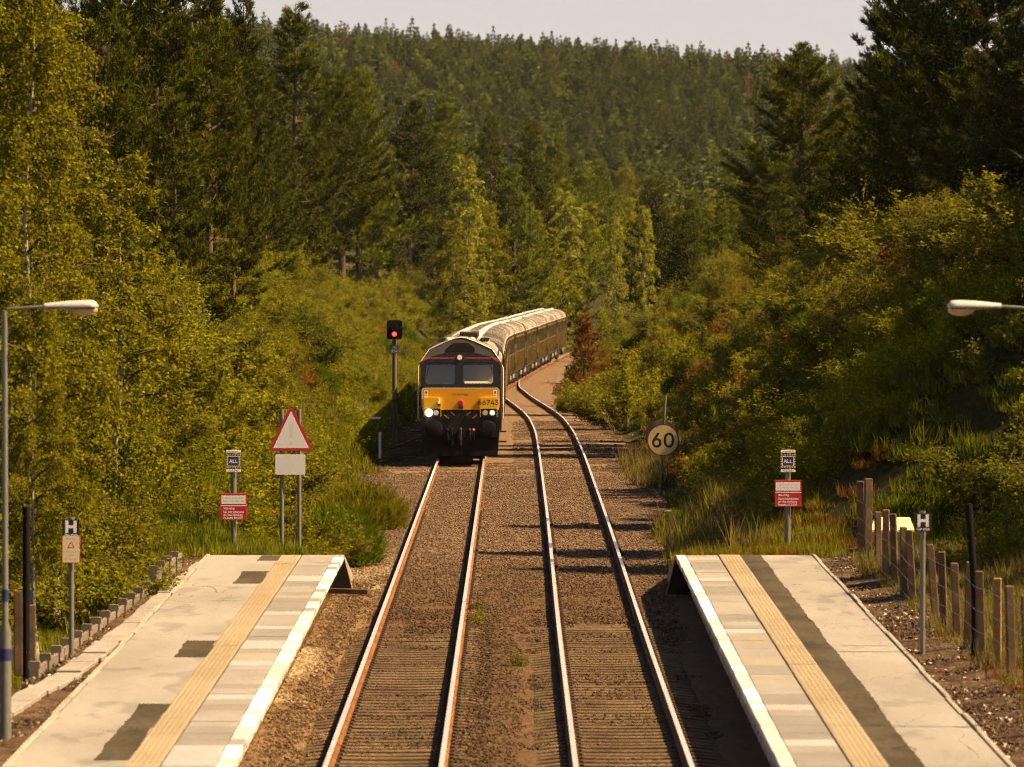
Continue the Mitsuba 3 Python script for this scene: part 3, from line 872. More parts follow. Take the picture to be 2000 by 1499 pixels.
# ribbed roof in lengths
for k in range(9):
    a = 1.2 + k * 2.24
    lp('roof_panel', exy(upper.buffer(.0), a, a + 2.22), 'loco_roof_mat', 35, rake=False)
lp('roof_hatch', exy(Polygon([(x * 1.012, z + .012) for x, z in upper.exterior.coords]), .30, 1.18), 'loco_roof_mat', 35)
lp('front_brow', exy(upper.difference(arch).buffer(.001), .02, .55), 'loco_grey_mat')
intake = Polygon([(-.46, 3.56), (.46, 3.56), (.46, 3.66), (.25, 3.84), (-.25, 3.84), (-.46, 3.66)])
lp('brow_recess', exy(intake, -.02, .03), 'black_matt_mat')
bead = [(x, z) for x, z in upper.exterior.coords[1:10]]
lp('roof_bead', tube([(x * 1.003, .0, z + .01) for x, z in bead], .016, 6), 'cream_mat')
win = [rrect(-1.14, 2.50, -.155, 3.20, .09), rrect(.085, 2.50, 1.075, 3.20, .09)]
surround = arch.difference(win[0].buffer(.0)).difference(win[1])
lp('windscreen_surround', exy(surround, -.02, .10), 'loco_dark_mat')
for w in win:
    pane = tm(trimesh.creation.extrude_polygon(w.buffer(.012), .001, engine='earcut'))
    keep_ = pane[1][(pane[0][pane[1]][:, :, 2] < 1e-6).all(1)]
    lp('windscreen', (np.column_stack([pane[0][:, 0], np.full(len(pane[0]), .065), pane[0][:, 1]]), keep_), 'glass_mat')
    lp('windscreen_seal', exy(w.buffer(.004).difference(w.buffer(-.022)), .03, .054), 'loco_grey_mat')
    b = w.bounds
    lp('sill_light', exy(rrect(b[0] + .04, b[1] + .025, b[2] - .12, b[1] + .10, .03), .035, .054), 'cream_mat') if b[0] > 0 else None  # cream strip along the foot of the right windscreen
for s, z0 in ((-1, 0), (1, 0)):
    lp('wiper', tube([(s * 1.0 - (.04 if s > 0 else 0), -.03, 3.24), (s * 1.12 - (.05 if s > 0 else 0), -.03, 2.72)], .012, 5), 'black_mat')
lp('red_stripe', exy(sbox(-1.10, 3.335, -.12, 3.36).union(sbox(.12, 3.335, .98, 3.36)), -.028, -.02), 'loco_red_mat')
for s in (-1, 1):
    lp('red_corner', exy(Polygon([(s * 1.27, 3.22), (s * 1.0, 3.36), (s * 1.0, 3.39), (s * 1.20, 3.33)]), -.024, -.02), 'loco_red_mat')
lp('top_headlight_bezel', cyl((-.03, -.07, 3.37), (-.03, 0, 3.37), .105, 24), 'black_mat')
lp('top_headlight', cyl((-.03, -.085, 3.37), (-.03, -.06, 3.37), .082, 24), 'lamp_glass_mat')
# nose
lp('nose', exy(sbox(-1.30, 1.66, 1.30, 2.40), 0, .46), 'loco_dark_mat')
lp('yellow_panel', exy(rrect(-1.25, 1.60, 1.25, 2.36, .06).intersection(sbox(-2, 1.665, 2, 3)), -.022, -.004), 'loco_yellow_mat')
line = rrect(-1.265, 1.5, 1.265, 2.385, .09)
lp('cream_line', exy(line.difference(line.buffer(-.028)).intersection(sbox(-2, 1.74, 2, 3)), -.030, -.004), 'cream_mat')
for s, nm in ((-1, 'left'), (1, 'right')):
    c = s * .915
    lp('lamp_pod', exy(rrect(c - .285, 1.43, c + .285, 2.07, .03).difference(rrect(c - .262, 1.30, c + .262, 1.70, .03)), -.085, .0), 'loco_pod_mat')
    lp('lamp_cluster', exy(rrect(c - .256, 1.45, c + .256, 1.705, .03), -.06, .0), 'black_mat')
    for q in (-1, 1):
        cc = c + q * .115 * 1.0
        lit = (s, q) == (-1, -1)
        lp('lamp_bezel', cyl((cc, -.10, 1.575), (cc, -.055, 1.575), .105, 22), 'black_mat')
        msh = lo(cyl((cc, -.112, 1.575), (cc, -.09, 1.575), .118 if lit else .088, 22))
        if lit or (s, q) == (1, 1):
            dd = mikit.ply(msh, 'sign_white_mat')
            dd['emitter'] = {'type': 'area', 'radiance': rgb((14, 12.5, 9.5) if lit else (.13, .12, .10))}
            scene[f'{LOCO}__headlight' + ('' if lit else '_001')] = dd
            labels[f'{LOCO}__headlight' + ('' if lit else '_001')] = {'label': 'bright lit headlight on the left' if lit else 'white marker light lit on the right'}
        else:
            part(LOCO, 'marker_light', msh, 'lamp_glass_mat' if s > 0 else 'sign_white_mat')
    lp('warning_label', box([s * 1.12, -.027, 2.20], [.125, .008, .21], .002), 'sign_white_mat')
    lp('warning_label_base', box([s * 1.12, -.032, 2.135], [.10, .006, .06]), 'sign_yellow_mat')
    lp('warning_label_symbol', exy(Polygon([(s * 1.12 - .03, 2.19), (s * 1.12 + .03, 2.19), (s * 1.12 + .012, 2.28), (s * 1.12 - .012, 2.28)]), -.036, -.031), 'black_mat')
    lp('handrail', tube([(s * 1.36, .12, 1.75), (s * 1.38, .05, 1.8), (s * 1.38, .05, 3.05), (s * 1.36, .12, 3.1)], .018, 8), 'cream_mat', 40, rake=False)
    lp('handrail', tube([(s * 1.345, .52, 1.30), (s * 1.39, .50, 1.38), (s * 1.39, .50, 3.0), (s * 1.345, .52, 3.1)], .018, 8), 'cream_mat', 40, rake=False)
    lp('buffer_stock', cyl((s * .87, -.32, 1.06), (s * .87, 0, 1.06), .13, 18), 'black_matt_mat', 40)
    lp('buffer_head', tube([(s * .87, -.42, 1.06), (s * .87, -.38, 1.06), (s * .87, -.33, 1.06)], [.23, .28, .20], 26), 'black_matt_mat', 40)
    lp('cab_step', box([s * 1.33, .55, .62], [.32, .32, .05], .01), 'chassis_mat')
    lp('cab_step', box([s * 1.36, .55, .95], [.26, .32, .05], .01), 'chassis_mat')
    lp('cab_door', box([s * 1.322, 1.62, 1.68], [.02, .60, 1.40], .004), 'loco_dark_mat', rake=False)
lp('number_lettering', text('66743', .155, .90, -.086, 1.83), 'black_mat')
lp('nose_lettering', text('GB Railfreight', .062, .0, -.023, 2.14), 'black_mat')
lp('handle', tube([(-.70, -.09, 1.86), (-.70, -.13, 1.9), (-.70, -.13, 2.02), (-.69, -.09, 2.05)], .022, 8), 'sign_white_mat')
lp('handle_base', box([-.70, -.10, 1.83], [.09, .05, .05], .01), 'black_mat')
lp('jumper_socket', box([.01, -.07, 1.87], [.18, .11, .20], .03), 'loco_red_mat')
lp('jumper_socket_cap', cyl((.01, -.15, 1.90), (.01, -.11, 1.90), .07, 16), 'loco_red_mat')
lp('jumper_socket_foot', box([.01, -.07, 1.73], [.16, .08, .05], .01), 'black_mat')
# black lower front
lp('skirt', exy(sbox(-1.30, 1.02, 1.30, 1.655), .01, .5), 'loco_dark_mat')
lp('buffer_beam', exy(sbox(-1.26, .78, 1.26, 1.03), -.03, .5), 'black_matt_mat')
lp('obstacle_deflector', exy(Polygon([(-1.2, .16), (1.2, .16), (1.25, .77), (-1.25, .77)]), .04, .10), 'black_matt_mat')
for s in (-1, 1):
    for (ax, az), (bx, bz) in (((.336, 1.583), (.183, 1.468)), ((.537, 1.486), (.385, 1.37))):
        lp('slash_stripe', exy(Polygon([(s * ax, az), (s * (ax - .012), az + .032), (s * (bx - .012), bz + .032), (s * bx, bz)]), -.006, .008), 'loco_yellow_mat')
lp('coupling_hook', cat([box([0, -.18, 1.02], [.08, .30, .12], .02), box([0, -.34, .97], [.07, .10, .22], .02), tube([(0, -.30, .95), (0, -.34, .7), (0, -.30, .52)], .03, 8)]), 'chassis_mat')
for x, mt in ((-.42, 'black_mat'), (.30, 'loco_red_mat'), (.42, 'loco_yellow_mat'), (-.28, 'black_mat')):
    lp('brake_hose', tube([(x, -.05, .98), (x, -.16, .92), (x + .02, -.17, .70), (x + .03, -.10, .55)], .022, 8), 'black_matt_mat')
    lp('brake_hose_tap', box([x, -.09, 1.02], [.06, .08, .07], .012), mt)
# running gear
for bc in (4.2, 17.2):
    for s in (-1, 1):
        lp('bogie_frame', box([s * 1.10, bc, .62], [.16, 4.6, .36], .04), 'chassis_mat', rake=False)
    for wy in (-1.9, 0, 1.9):
        for s in (-1, 1):
            lp('wheel', cyl((s * .78, bc + wy, .52), (s * .70, bc + wy, .52), .52, 26), 'wheel_mat', 40, rake=False)
        lp('axle', cyl((-.8, bc + wy, .52), (.8, bc + wy, .52), .08, 10), 'chassis_mat', rake=False)
lp('fuel_tank', box([0, 10.7, .62], [2.3, 5.2, .75], .12), 'chassis_mat', rake=False)
lp('solebar', box([0, 10.8, 1.0], [2.5, 20.6, .14], .02), 'chassis_mat', rake=False)
# roof fittings
lp('exhaust_box', box([.22, 6.6, 4.03], [.62, 1.3, .22], .03), 'chassis_mat', rake=False)
lp('exhaust_box', box([.30, 9.4, 4.03], [.50, 1.4, .20], .03), 'wood_mat', rake=False)
lp('exhaust_lid', box([.1, 8.0, 4.10], [.34, .5, .10], .02), 'lamp_shell_mat', rake=False)
for x, y, rr in ((-.42, 3.4, .14), (.34, 4.2, .13), (-.30, 5.2, .11), (-.12, 12.5, .16), (.45, 15.0, .12)):
    v, f = tm(trimesh.creation.icosphere(2))
    lp('roof_dome', (v * [rr, rr * 1.4, rr * .9] + [x, y, 3.94 - .2 * abs(x)], f), 'lamp_shell_mat', 60, rake=False)
for y in (7.2, 10.0, 12.8, 15.4):
    lp('roof_louvre', box([.72, y, 3.82], [.30, 1.0, .05], .01), 'black_matt_mat', rake=False)
    lp('roof_louvre', box([-.72, y, 3.82], [.30, 1.0, .05], .01), 'black_matt_mat', rake=False)
for s in (-1, 1):
    for q in range(2):
        lp('brow_louvre', exy(Polygon([(s * (.36 + q * .34), 3.905 - q * .15), (s * (.62 + q * .36), 3.80 - q * .17), (s * (.62 + q * .36), 3.83 - q * .17), (s * (.36 + q * .34), 3.935 - q * .15)]), .28, .30), 'black_matt_mat')
    lp('roof_rail', tube([(s * 1.22, .6, 3.42), (s * 1.22, 20.9, 3.42)], .02, 5), 'black_mat', rake=False)

# ------------------------------------------------------------------ the coaches
mat('coach_side_mat', grainy((.036, .022, .006), (.050, .031, .008), .4, .06, 12), .34, 0, .4, clearcoat=.25, clearcoat_gloss=.85)
mat('coach_roof_mat', grainy((.085, .072, .058), (.215, .185, .150), .55, .16, 5, .6), .7)
mat('coach_glass_mat', (.008, .008, .007), .35, 0, .12)
mat('coach_metal_mat', (.42, .36, .27), .5)
mat('coach_trim_mat', (.16, .11, .045), .45)
CL = 20.2


def coach_parts(var):
    P = {}
    sec = [(1.30, .98), (1.36, 1.15), (1.39, 1.9), (1.385, 2.4), (1.34, 3.22)]
    P['body'] = mikit.ply(exy(Polygon(sec + [(-x, z) for x, z in sec[::-1]]), .12, CL - .12), 'coach_side_mat', 25)
    a = np.linspace(0, np.pi, 17)
    arc = [(1.36 * np.cos(t), 3.225 + .60 * np.sin(t) ** .8) for t in a]
    P['roof'] = mikit.ply(exy(Polygon(arc), .06, CL - .06), 'coach_roof_mat', 40)
    P['gutter'] = mikit.ply(cat([box([s * 1.355, CL / 2, 3.215], [.03, CL - .2, .04]) for s in (-1, 1)]), 'coach_metal_mat')
    for k, y in enumerate((.5, 5.2, 10.1, 15.0, CL - .5)):
        P['roof_rib' + (f'_{k:03d}' if k else '')] = mikit.ply(tube([(1.365 * np.cos(t), y, 3.228 + .605 * np.sin(t) ** .8) for t in a[1:-1]], .022, 5), 'coach_roof_mat')
    wy = np.linspace(2.6, CL - 2.6, 8 if var == 0 else 11)
    ww = 1.25 if var == 0 else .62
    k = 0
    for s in (1, -1):
        for y in wy:
            if var == 1 and s > 0 and abs(y - CL * .5) < .5:
                continue
            nm = 'window' + (f'_{k:03d}' if k else '')
            P[nm] = mikit.ply(box([s * 1.378, y, 2.55], [.036, ww, .86], .004), 'coach_glass_mat')
            fr = exy(rrect(-ww / 2 - .05, 2.07, ww / 2 + .05, 3.03, .06).difference(rrect(-ww / 2, 2.12, ww / 2, 2.98, .04)), -.012, .012)
            v = fr[0]
            P[nm + '__frame'] = mikit.ply((np.stack([s * (1.390 + v[:, 1]), v[:, 0] + y, v[:, 2]], 1), fr[1]), 'coach_trim_mat')
            k += 1
    k = 0
    for s in (1, -1):
        for y in (.85, CL - .85):
            nm = 'door' + (f'_{k:03d}' if k else '')
            P[nm] = mikit.ply(box([s * 1.380, y, 2.12], [.05, .78, 2.1], .01), 'coach_side_mat')
            P[nm + '__window'] = mikit.ply(box([s * 1.398, y, 2.62], [.03, .42, .72], .005), 'coach_glass_mat')
            P[nm + '__handle'] = mikit.ply(cat([tube([(s * 1.43, y + .46 * q, 1.5), (s * 1.43, y + .46 * q, 2.6)], .016, 6) for q in (-1, 1)]), 'coach_trim_mat')
            k += 1
    P['gangway'] = mikit.ply(cat([box([0, -.14, 2.2], [2.3, .46, 2.3], .08), box([0, CL + .14, 2.2], [2.3, .46, 2.3], .08)]), 'black_matt_mat')
    P['underframe'] = mikit.ply(cat([box([0, CL / 2, .92], [2.5, CL - .4, .16], .02), box([.85, 8.0, .66], [.6, 1.9, .45], .04), box([-.85, 8.0, .66], [.6, 1.9, .45], .04), box([.85, 11.6, .62], [.6, 2.6, .5], .04), box([-.85, 11.4, .62], [.6, 2.2, .5], .04)]), 'chassis_mat')
    for k, bc in enumerate((2.9, CL - 2.9)):
        nm = 'bogie' + (f'_{k:03d}' if k else '')
        P[nm] = mikit.ply(cat([box([s * 1.05, bc, .58], [.14, 3.2, .24], .03) for s in (-1, 1)] + [box([s * 1.10, bc + q * 1.28, .52], [.20, .34, .36], .03) for s in (-1, 1) for q in (-1, 1)] + [box([s * 1.10, bc, .62], [.24, .8, .3], .04) for s in (-1, 1)]), 'chassis_mat')
        j = 0
        for q in (-1.28, 1.28):
            for s in (-1, 1):
                P[nm + '__wheel' + (f'_{j:03d}' if j else '')] = mikit.ply(cyl((s * .80, bc + q, .46), (s * .68, bc + q, .46), .46, 20), 'wheel_mat', 40)
                j += 1
        P[nm + '__spring'] = mikit.ply(cat([box([s * 1.20, bc + q * .6, .66], [.07, .16, .26], .02) for s in (-1, 1) for q in (-1, 1)]), 'coach_metal_mat')
    v, f = tm(trimesh.creation.icosphere(1))
    k = 0
    for y in np.arange(1.8, CL - 1.5, 2.1):
        for x in (-.42, .38):
            P['roof_vent' + (f'_{k:03d}' if k else '')] = mikit.ply((v * [.15, .20, .12] + [x * (1 + .1 * math.sin(y * 7)), y, 3.78], f), 'lamp_shell_mat', 60)
            k += 1
    return P


group('coach_source_0', coach_parts(0))
group('coach_source_1', coach_parts(1))
y = LY + 21.9
ORD = ['first', 'second', 'third', 'fourth', 'fifth', 'sixth', 'seventh', 'eighth', 'ninth', 'tenth', 'eleventh', 'twelfth']
for k in range(11):
    x0, x1 = float(cx1(y + 2.9)), float(cx1(y + CL - 2.9))
    yaw = math.degrees(math.atan2(x1 - x0, CL - 5.8))
    z0, z1 = float(zr(y + 2.9)), float(zr(y + CL - 2.9))
    slope = math.degrees(math.atan2(z1 - z0, CL - 5.8))
    key = numbered('railway_coach')
    ox = x0 - 2.9 * (x1 - x0) / (CL - 5.8)
    oz = z0 - 2.9 * (z1 - z0) / (CL - 5.8)
    inst(key, f'coach_source_{[0, 1, 0, 0, 1, 0, 0, 1, 0, 0, 1][k]}', T().translate([ox, y, oz]).rotate([0, 0, 1], -yaw).rotate([1, 0, 0], slope))
    tag(key, f'{ORD[k]} dark glossy coach behind the locomotive, with a pale grey roof' if k < 10 else 'last dark coach in sight, its roof end curving away among the trees', 'railway coach', 'coaches of the train')
    y += CL + .75


# ------------------------------------------------------------------ plants
def unit(v):
    return v / (np.linalg.norm(v, axis=-1, keepdims=True) + 1e-9)


def leaf_quads(c, size, g, cols, flat=.35, aspect=.62, droop=0.0):
    """a small pointed leaf (two triangles) at every centre; its tilt is random"""
    n = len(c)
    a = g.normal(size=(n, 3))
    a[:, 2] = a[:, 2] * .6 - droop
    a = unit(a)
    b = unit(np.cross(a, unit(g.normal(size=(n, 3)) + [0, 0, flat])))
    L = (size * g.uniform(.6, 1.25, n))[:, None]
    nrm = np.cross(a, b)
    v = np.stack([c - a * L, c + b * L * aspect - nrm * L * .12, c + a * L, c - b * L * aspect - nrm * L * .12], 1)
    f = np.array([[0, 1, 2], [0, 2, 3]])[None] + 4 * np.arange(n)[:, None, None]
    k = g.integers(len(cols), size=n)
    col = np.asarray(cols)[k] * g.uniform(.75, 1.3, (n, 1))
    return v.reshape(-1, 3), f.reshape(-1, 3), np.repeat(col, 4, 0)


def tufts(c, dirs, L, w, n, g, cols, spread=.55):
    """needle tufts: n slim triangles that fan out from every point"""
    N = len(c)
    dd = unit(np.repeat(dirs, n, 0) + spread * g.normal(size=(N * n, 3)))
    base = np.repeat(c, n, 0) + .02 * g.normal(size=(N * n, 3))
    side = unit(np.cross(dd, g.normal(size=(N * n, 3)))) * w
    LL = (L * g.uniform(.6, 1.2, N * n))[:, None]
    v = np.stack([base - side, base + side, base + dd * LL], 1).reshape(-1, 3)
    f = np.arange(3 * N * n).reshape(-1, 3)
    col = np.asarray(cols)[g.integers(len(cols), size=N)] * g.uniform(.7, 1.3, (N, 1))
    return v, f, np.repeat(col, 3 * n, 0)


def fan_tubes(P0, P1, r0, r1, sides=3):
    """many straight tapered twigs at once"""
    t = unit(P1 - P0)
    a = unit(np.cross(t, [0.31, 0.22, 0.92]))
    b = np.cross(t, a)
    ang = np.arange(sides) * 2 * np.pi / sides
    ring = np.cos(ang)[None, :, None] * a[:, None] + np.sin(ang)[None, :, None] * b[:, None]
    r0, r1 = np.broadcast_to(r0, len(P0)), np.broadcast_to(r1, len(P0))
    v = np.concatenate([P0[:, None] + ring * r0[:, None, None], P1[:, None] + ring * r1[:, None, None]], 1)
    f = np.array([[i, (i + 1) % sides, sides + (i + 1) % sides] for i in range(sides)] + [[i, sides + (i + 1) % sides, sides + i] for i in range(sides)])
    return v.reshape(-1, 3), (f[None] + 2 * sides * np.arange(len(P0))[:, None, None]).reshape(-1, 3)


def pine(seed, H, R, z0, prof, cols, tuft=.24, dens=1.0, bare=.0):
    g = np.random.default_rng(seed)
    lean = g.normal(0, .012, 2)
    zt = np.linspace(-.6, H, 9)
    wob = np.cumsum(g.normal(0, .03, (9, 2)), 0) * .5
    axis = lambda z: np.stack([np.interp(z, zt, wob[:, 0]) + lean[0] * z, np.interp(z, zt, wob[:, 1]) + lean[1] * z], -1)
    tr = tube(np.column_stack([axis(zt), zt]), np.interp(zt, [-.6, 0, H], [.030 * H * .5 + .05, .014 * H + .03, .012]), 9)
    B0, B1, BR0, BR1, TC, TD = [], [], [], [], [], []
    z = z0
    while z < H - .15:
        t = (z - z0) / (H - z0)
        nb_ = int(g.integers(5, 9))
        ph = g.uniform(0, 6.28)
        for k in range(nb_):
            L = R * prof(t) * g.uniform(.45, 1.15) + .15
            if g.random() < .12:
                L *= 1.3
            if g.random() < bare * (1 - t):
                continue
            az = ph + k * 6.283 / nb_ + g.normal(0, .25)
            el = .10 + .75 * t + g.normal(0, .16)
            dh = np.array([math.cos(az), math.sin(az)])
            a0 = np.append(axis(z), z + g.uniform(-.3, .3))
            us = np.linspace(0, 1, 5)
            pts = a0 + np.column_stack([np.outer(us * L * math.cos(el), dh), L * (us * math.sin(el) + (.20 - .1 * t) * us ** 2 - .10 * np.sin(us * 3.1))])
            rb = .008 + .009 * L
            for q in range(4):
                B0.append(pts[q]); B1.append(pts[q + 1]); BR0.append(rb * (1 - us[q] * .85)); BR1.append(rb * (1 - us[q + 1] * .85))
            m = max(4, int(L / .125 * dens))
            uu = np.sort(g.uniform(.12, 1.0, m) ** .62)
            P = np.stack([np.interp(uu, us, pts[:, i]) for i in range(3)], 1)
            fw = np.append(dh * math.cos(el), math.sin(el) + .15)
            sd = np.array([-dh[1], dh[0], 0])
            sgn = np.where(np.arange(m) % 2, 1, -1)[:, None]
            td = unit(fw * .75 + sgn * sd * g.uniform(.5, 1.1, (m, 1)) + np.column_stack([np.zeros((m, 2)), g.uniform(-.05, .45, m)]))
            tl = (.16 + .34 * L * (1.08 - uu)) * g.uniform(.7, 1.2, m)
            E = P + td * tl[:, None]
            B0.extend(P); B1.extend(E); BR0.extend([.006] * m); BR1.extend([.003] * m)
            nt = np.maximum(2, (tl / .10 * dens).astype(int))
            for P_, td_, tl_, n_ in zip(P, td, tl, nt):
                w_ = np.linspace(.25, 1.0, n_)[:, None]
                TC.append(P_ + td_ * tl_ * w_ + .03 * g.normal(size=(n_, 3)))
                TD.append(np.repeat(td_[None], n_, 0) * .8 + [0, 0, .55])
            TC.append(pts[-1:] + 0.0)
            TD.append((fw + [0, 0, .6])[None])
        z += g.uniform(.34, .62) * (1.2 - .5 * t) * (H / 11) ** .5
    TC.append(np.append(axis(H), H)[None] + np.array([[0, 0, 0], [.02, .0, -.2]]))
    TD.append(np.array([[0, 0, 1.0], [0, 0, 1.0]]))
    v, f, c = tufts(np.vstack(TC), unit(np.vstack(TD)), tuft, tuft * .10, 7, g, cols)
    br = fan_tubes(np.array(B0), np.array(B1), np.array(BR0), np.array(BR1))
    return cat([tr, br]), (v, f, c)


def birch(seed, H, R, z0, leaf, cols, nbr=62, ntw=17, nlf=13, white=True):
    g = np.random.default_rng(seed)
    zt = np.linspace(-.5, H, 10)
    wob = np.cumsum(g.normal(0, .05, (10, 2)), 0)
    axis = lambda z: np.array([np.interp(z, zt, wob[:, 0]), np.interp(z, zt, wob[:, 1])])
    tr = tube(np.column_stack([wob, zt]), np.interp(zt, [-.5, 0, H], [.012 * H + .01, .0070 * H + .01, .008]), 10)
    B0, B1, R0, R1, C = [], [], [], [], []
    for i in range(nbr):
        t = (i + g.random()) / nbr
        z = z0 + (H - z0) * t
        L = R * (1.0 - t ** 1.6 * .75) * min(1, .55 + 2.2 * t) * g.uniform(.5, 1.12)
        az, el = i * 2.4 + g.normal(0, .3), .55 + .5 * t + g.normal(0, .15)
        dh = np.array([math.cos(az), math.sin(az)])
        us = np.linspace(0, 1, 5)
        p = np.append(axis(z), z) + np.column_stack([np.outer(us * L * math.cos(el * .6), dh), L * (us * math.sin(el) - .55 * us ** 2)])
        for q in range(4):
            B0.append(p[q]); B1.append(p[q + 1]); R0.append(.022 * L * (1 - us[q] * .8) + .004); R1.append(.022 * L * (1 - us[q + 1] * .8) + .004)
        m = max(5, int(ntw * (.4 + .6 * L / R)))
        uu = g.uniform(.03, 1, m) ** .7
        P = np.stack([np.interp(uu, us, p[:, k]) for k in range(3)], 1)
        td = np.column_stack([dh[0] * .45 + g.normal(0, .38, m), dh[1] * .45 + g.normal(0, .38, m), g.uniform(-.9, .35, m)])
        tl = g.uniform(.25, .62, m) * (.5 + .5 * R / 1.8)
        mid = P + unit(td) * tl[:, None] * .6
        E = mid + np.column_stack([np.zeros((m, 2)), -tl * .55])
        B0.extend(P); B1.extend(mid); R0.extend([.006] * m); R1.extend([.004] * m)
        B0.extend(mid); B1.extend(E); R0.extend([.004] * m); R1.extend([.002] * m)
        w = g.random((m, nlf, 1))
        Q = np.where(w < .5, P[:, None] + (mid - P)[:, None] * w * 2, mid[:, None] + (E - mid)[:, None] * (w - .5) * 2)
        C.append((Q + .055 * g.normal(size=Q.shape)).reshape(-1, 3))
    v, f, c = leaf_quads(np.vstack(C), leaf, g, cols, droop=.5)
    return tr, fan_tubes(np.array(B0), np.array(B1), np.array(R0), np.array(R1)), (v, f, c)


def shrub(seed, H, R, nst, leaf, cols, ntw=9, nlf=15, up=.9, fill=.15):
    """many stems from one root, with leaves up their twigs"""
    g = np.random.default_rng(seed)
    B0, B1, R0, R1, C = [], [], [], [], []
    lump = g.uniform(.55, 1.15, 9)
    cl = [(g.uniform(0, 6.283), math.sqrt(g.random())) for _ in range(max(7, nst // 7))]
    for i in range(nst):
        az, rr = cl[i % len(cl)]
        az, rr = (az + g.normal(0, .22)) % 6.283, min(1.0, abs(rr + g.normal(0, .10)))
        tip = np.array([math.cos(az) * rr * R, math.sin(az) * rr * R, H * (1 - .55 * rr ** 2.2) * lump[int(az / 6.284 * 9)] * g.uniform(.82, 1.08)])
        root = np.array([tip[0] * .25, tip[1] * .25, -.1])
        us = np.linspace(0, 1, 4)
        p = root + (tip - root) * np.column_stack([us ** (1 / up), us ** (1 / up), us])
        for q in range(3):
            B0.append(p[q]); B1.append(p[q + 1]); R0.append(.014 * (1 - us[q] * .7)); R1.append(.014 * (1 - us[q + 1] * .7))
        uu = g.uniform(fill, 1.0, ntw) ** .7
        P = np.stack([np.interp(uu, us, p[:, k]) for k in range(3)], 1)
        td = unit(g.normal(size=(ntw, 3)) * [1, 1, .7] + [tip[0] / R * .5, tip[1] / R * .5, .5])
        tl = g.uniform(.14, .38, ntw) * (.5 + .5 * R)
        E = P + td * tl[:, None]
        B0.extend(P); B1.extend(E); R0.extend([.005] * ntw); R1.extend([.002] * ntw)
        w = g.random((ntw, nlf, 1))
        Q = P[:, None] + (E - P)[:, None] * w * 1.05
        C.append((Q + .04 * g.normal(size=Q.shape)).reshape(-1, 3))
    v, f, c = leaf_quads(np.vstack(C), leaf, g, cols, droop=-.2)
    return fan_tubes(np.array(B0), np.array(B1), np.array(R0), np.array(R1)), (v, f, c)


def broom(seed, H, R, n, cols, w=.011):
    """a bush of thin upright green shoots"""
    g = np.random.default_rng(seed)
    az, rr = g.uniform(0, 6.283, n), np.sqrt(g.random(n)) * R
    base = np.column_stack([np.cos(az) * rr * .8, np.sin(az) * rr * .8, g.uniform(.05, .75, n) * H * (1 - .55 * (rr / R) ** 2)])
    d_ = unit(np.column_stack([np.cos(az) * rr / R * .55 + g.normal(0, .22, n), np.sin(az) * rr / R * .55 + g.normal(0, .22, n), g.uniform(.7, 1.2, n)]))
    v, f, c = tufts(base, d_, .27 * H ** .5, w, 7, g, cols, .34)
    m = 26
    k = g.integers(n, size=m)
    return fan_tubes(np.column_stack([base[k, :2] * .2, np.full(m, -.1)]), base[k] + d_[k] * .1, .018, .006), (v, f, c)


def grass(seed, n, R, H, cols, w=.012):
    g = np.random.default_rng(seed)
    az, rr = g.uniform(0, 6.283, n), np.sqrt(g.random(n)) * R
    base = np.column_stack([np.cos(az) * rr, np.sin(az) * rr, np.full(n, -.05)])
    return tufts(base, np.column_stack([g.normal(0, .25, n), g.normal(0, .25, n), np.ones(n)]), H, w, 3, g, cols, .22)


def far_conifer(seed, H, R, cols, pw):
    g = np.random.default_rng(seed)
    V, C = [], []
    lv = 13
    for i in range(lv):
        t = i / lv
        z = H * (.10 + .90 * t)
        n = max(5, int(9 * (1 - t) + 4))
        L = R * ((1 - t ** pw) ** .9) * g.uniform(.6, 1.25, n) + .12
        az = g.uniform(0, 6.283) + np.arange(n) * 6.283 / n + g.normal(0, .2, n)
        dh = np.column_stack([np.cos(az), np.sin(az), 0 * az])
        sd = np.column_stack([-np.sin(az), np.cos(az), 0 * az])
        up = g.uniform(-.05, .30, n)
        z0 = z + g.uniform(-.2, .2, n)
        c0 = np.column_stack([0 * z0, 0 * z0, z0])
        tip = c0 + dh * L[:, None] + np.column_stack([0 * up, 0 * up, up * L])
        w = (.30 + .22 * L)[:, None]
        h_ = np.column_stack([0 * up, 0 * up, .5 + .22 * L])
        V += [np.stack([c0 + dh * .1 - sd * .1, c0 + dh * L[:, None] * .55 - sd * w, tip], 1), np.stack([c0 + dh * .1 + sd * .1, tip, c0 + dh * L[:, None] * .55 + sd * w], 1), np.stack([c0 + h_ * .5, tip, c0 + dh * L[:, None] * .5 - h_ * .7], 1)]
        col = np.asarray(cols)[g.integers(len(cols), size=n)] * g.uniform(.7, 1.3, (n, 1))
        C += [col] * 3
    V.append(np.array([[[-.22, 0, H * .88], [.22, 0, H * .88], [0, 0, H * 1.0]]]))
    C.append(np.array([cols[0]]))
    V, C = np.vstack(V), np.vstack(C)
    return V.reshape(-1, 3), np.arange(3 * len(V)).reshape(-1, 3), np.repeat(C, 3, 0)


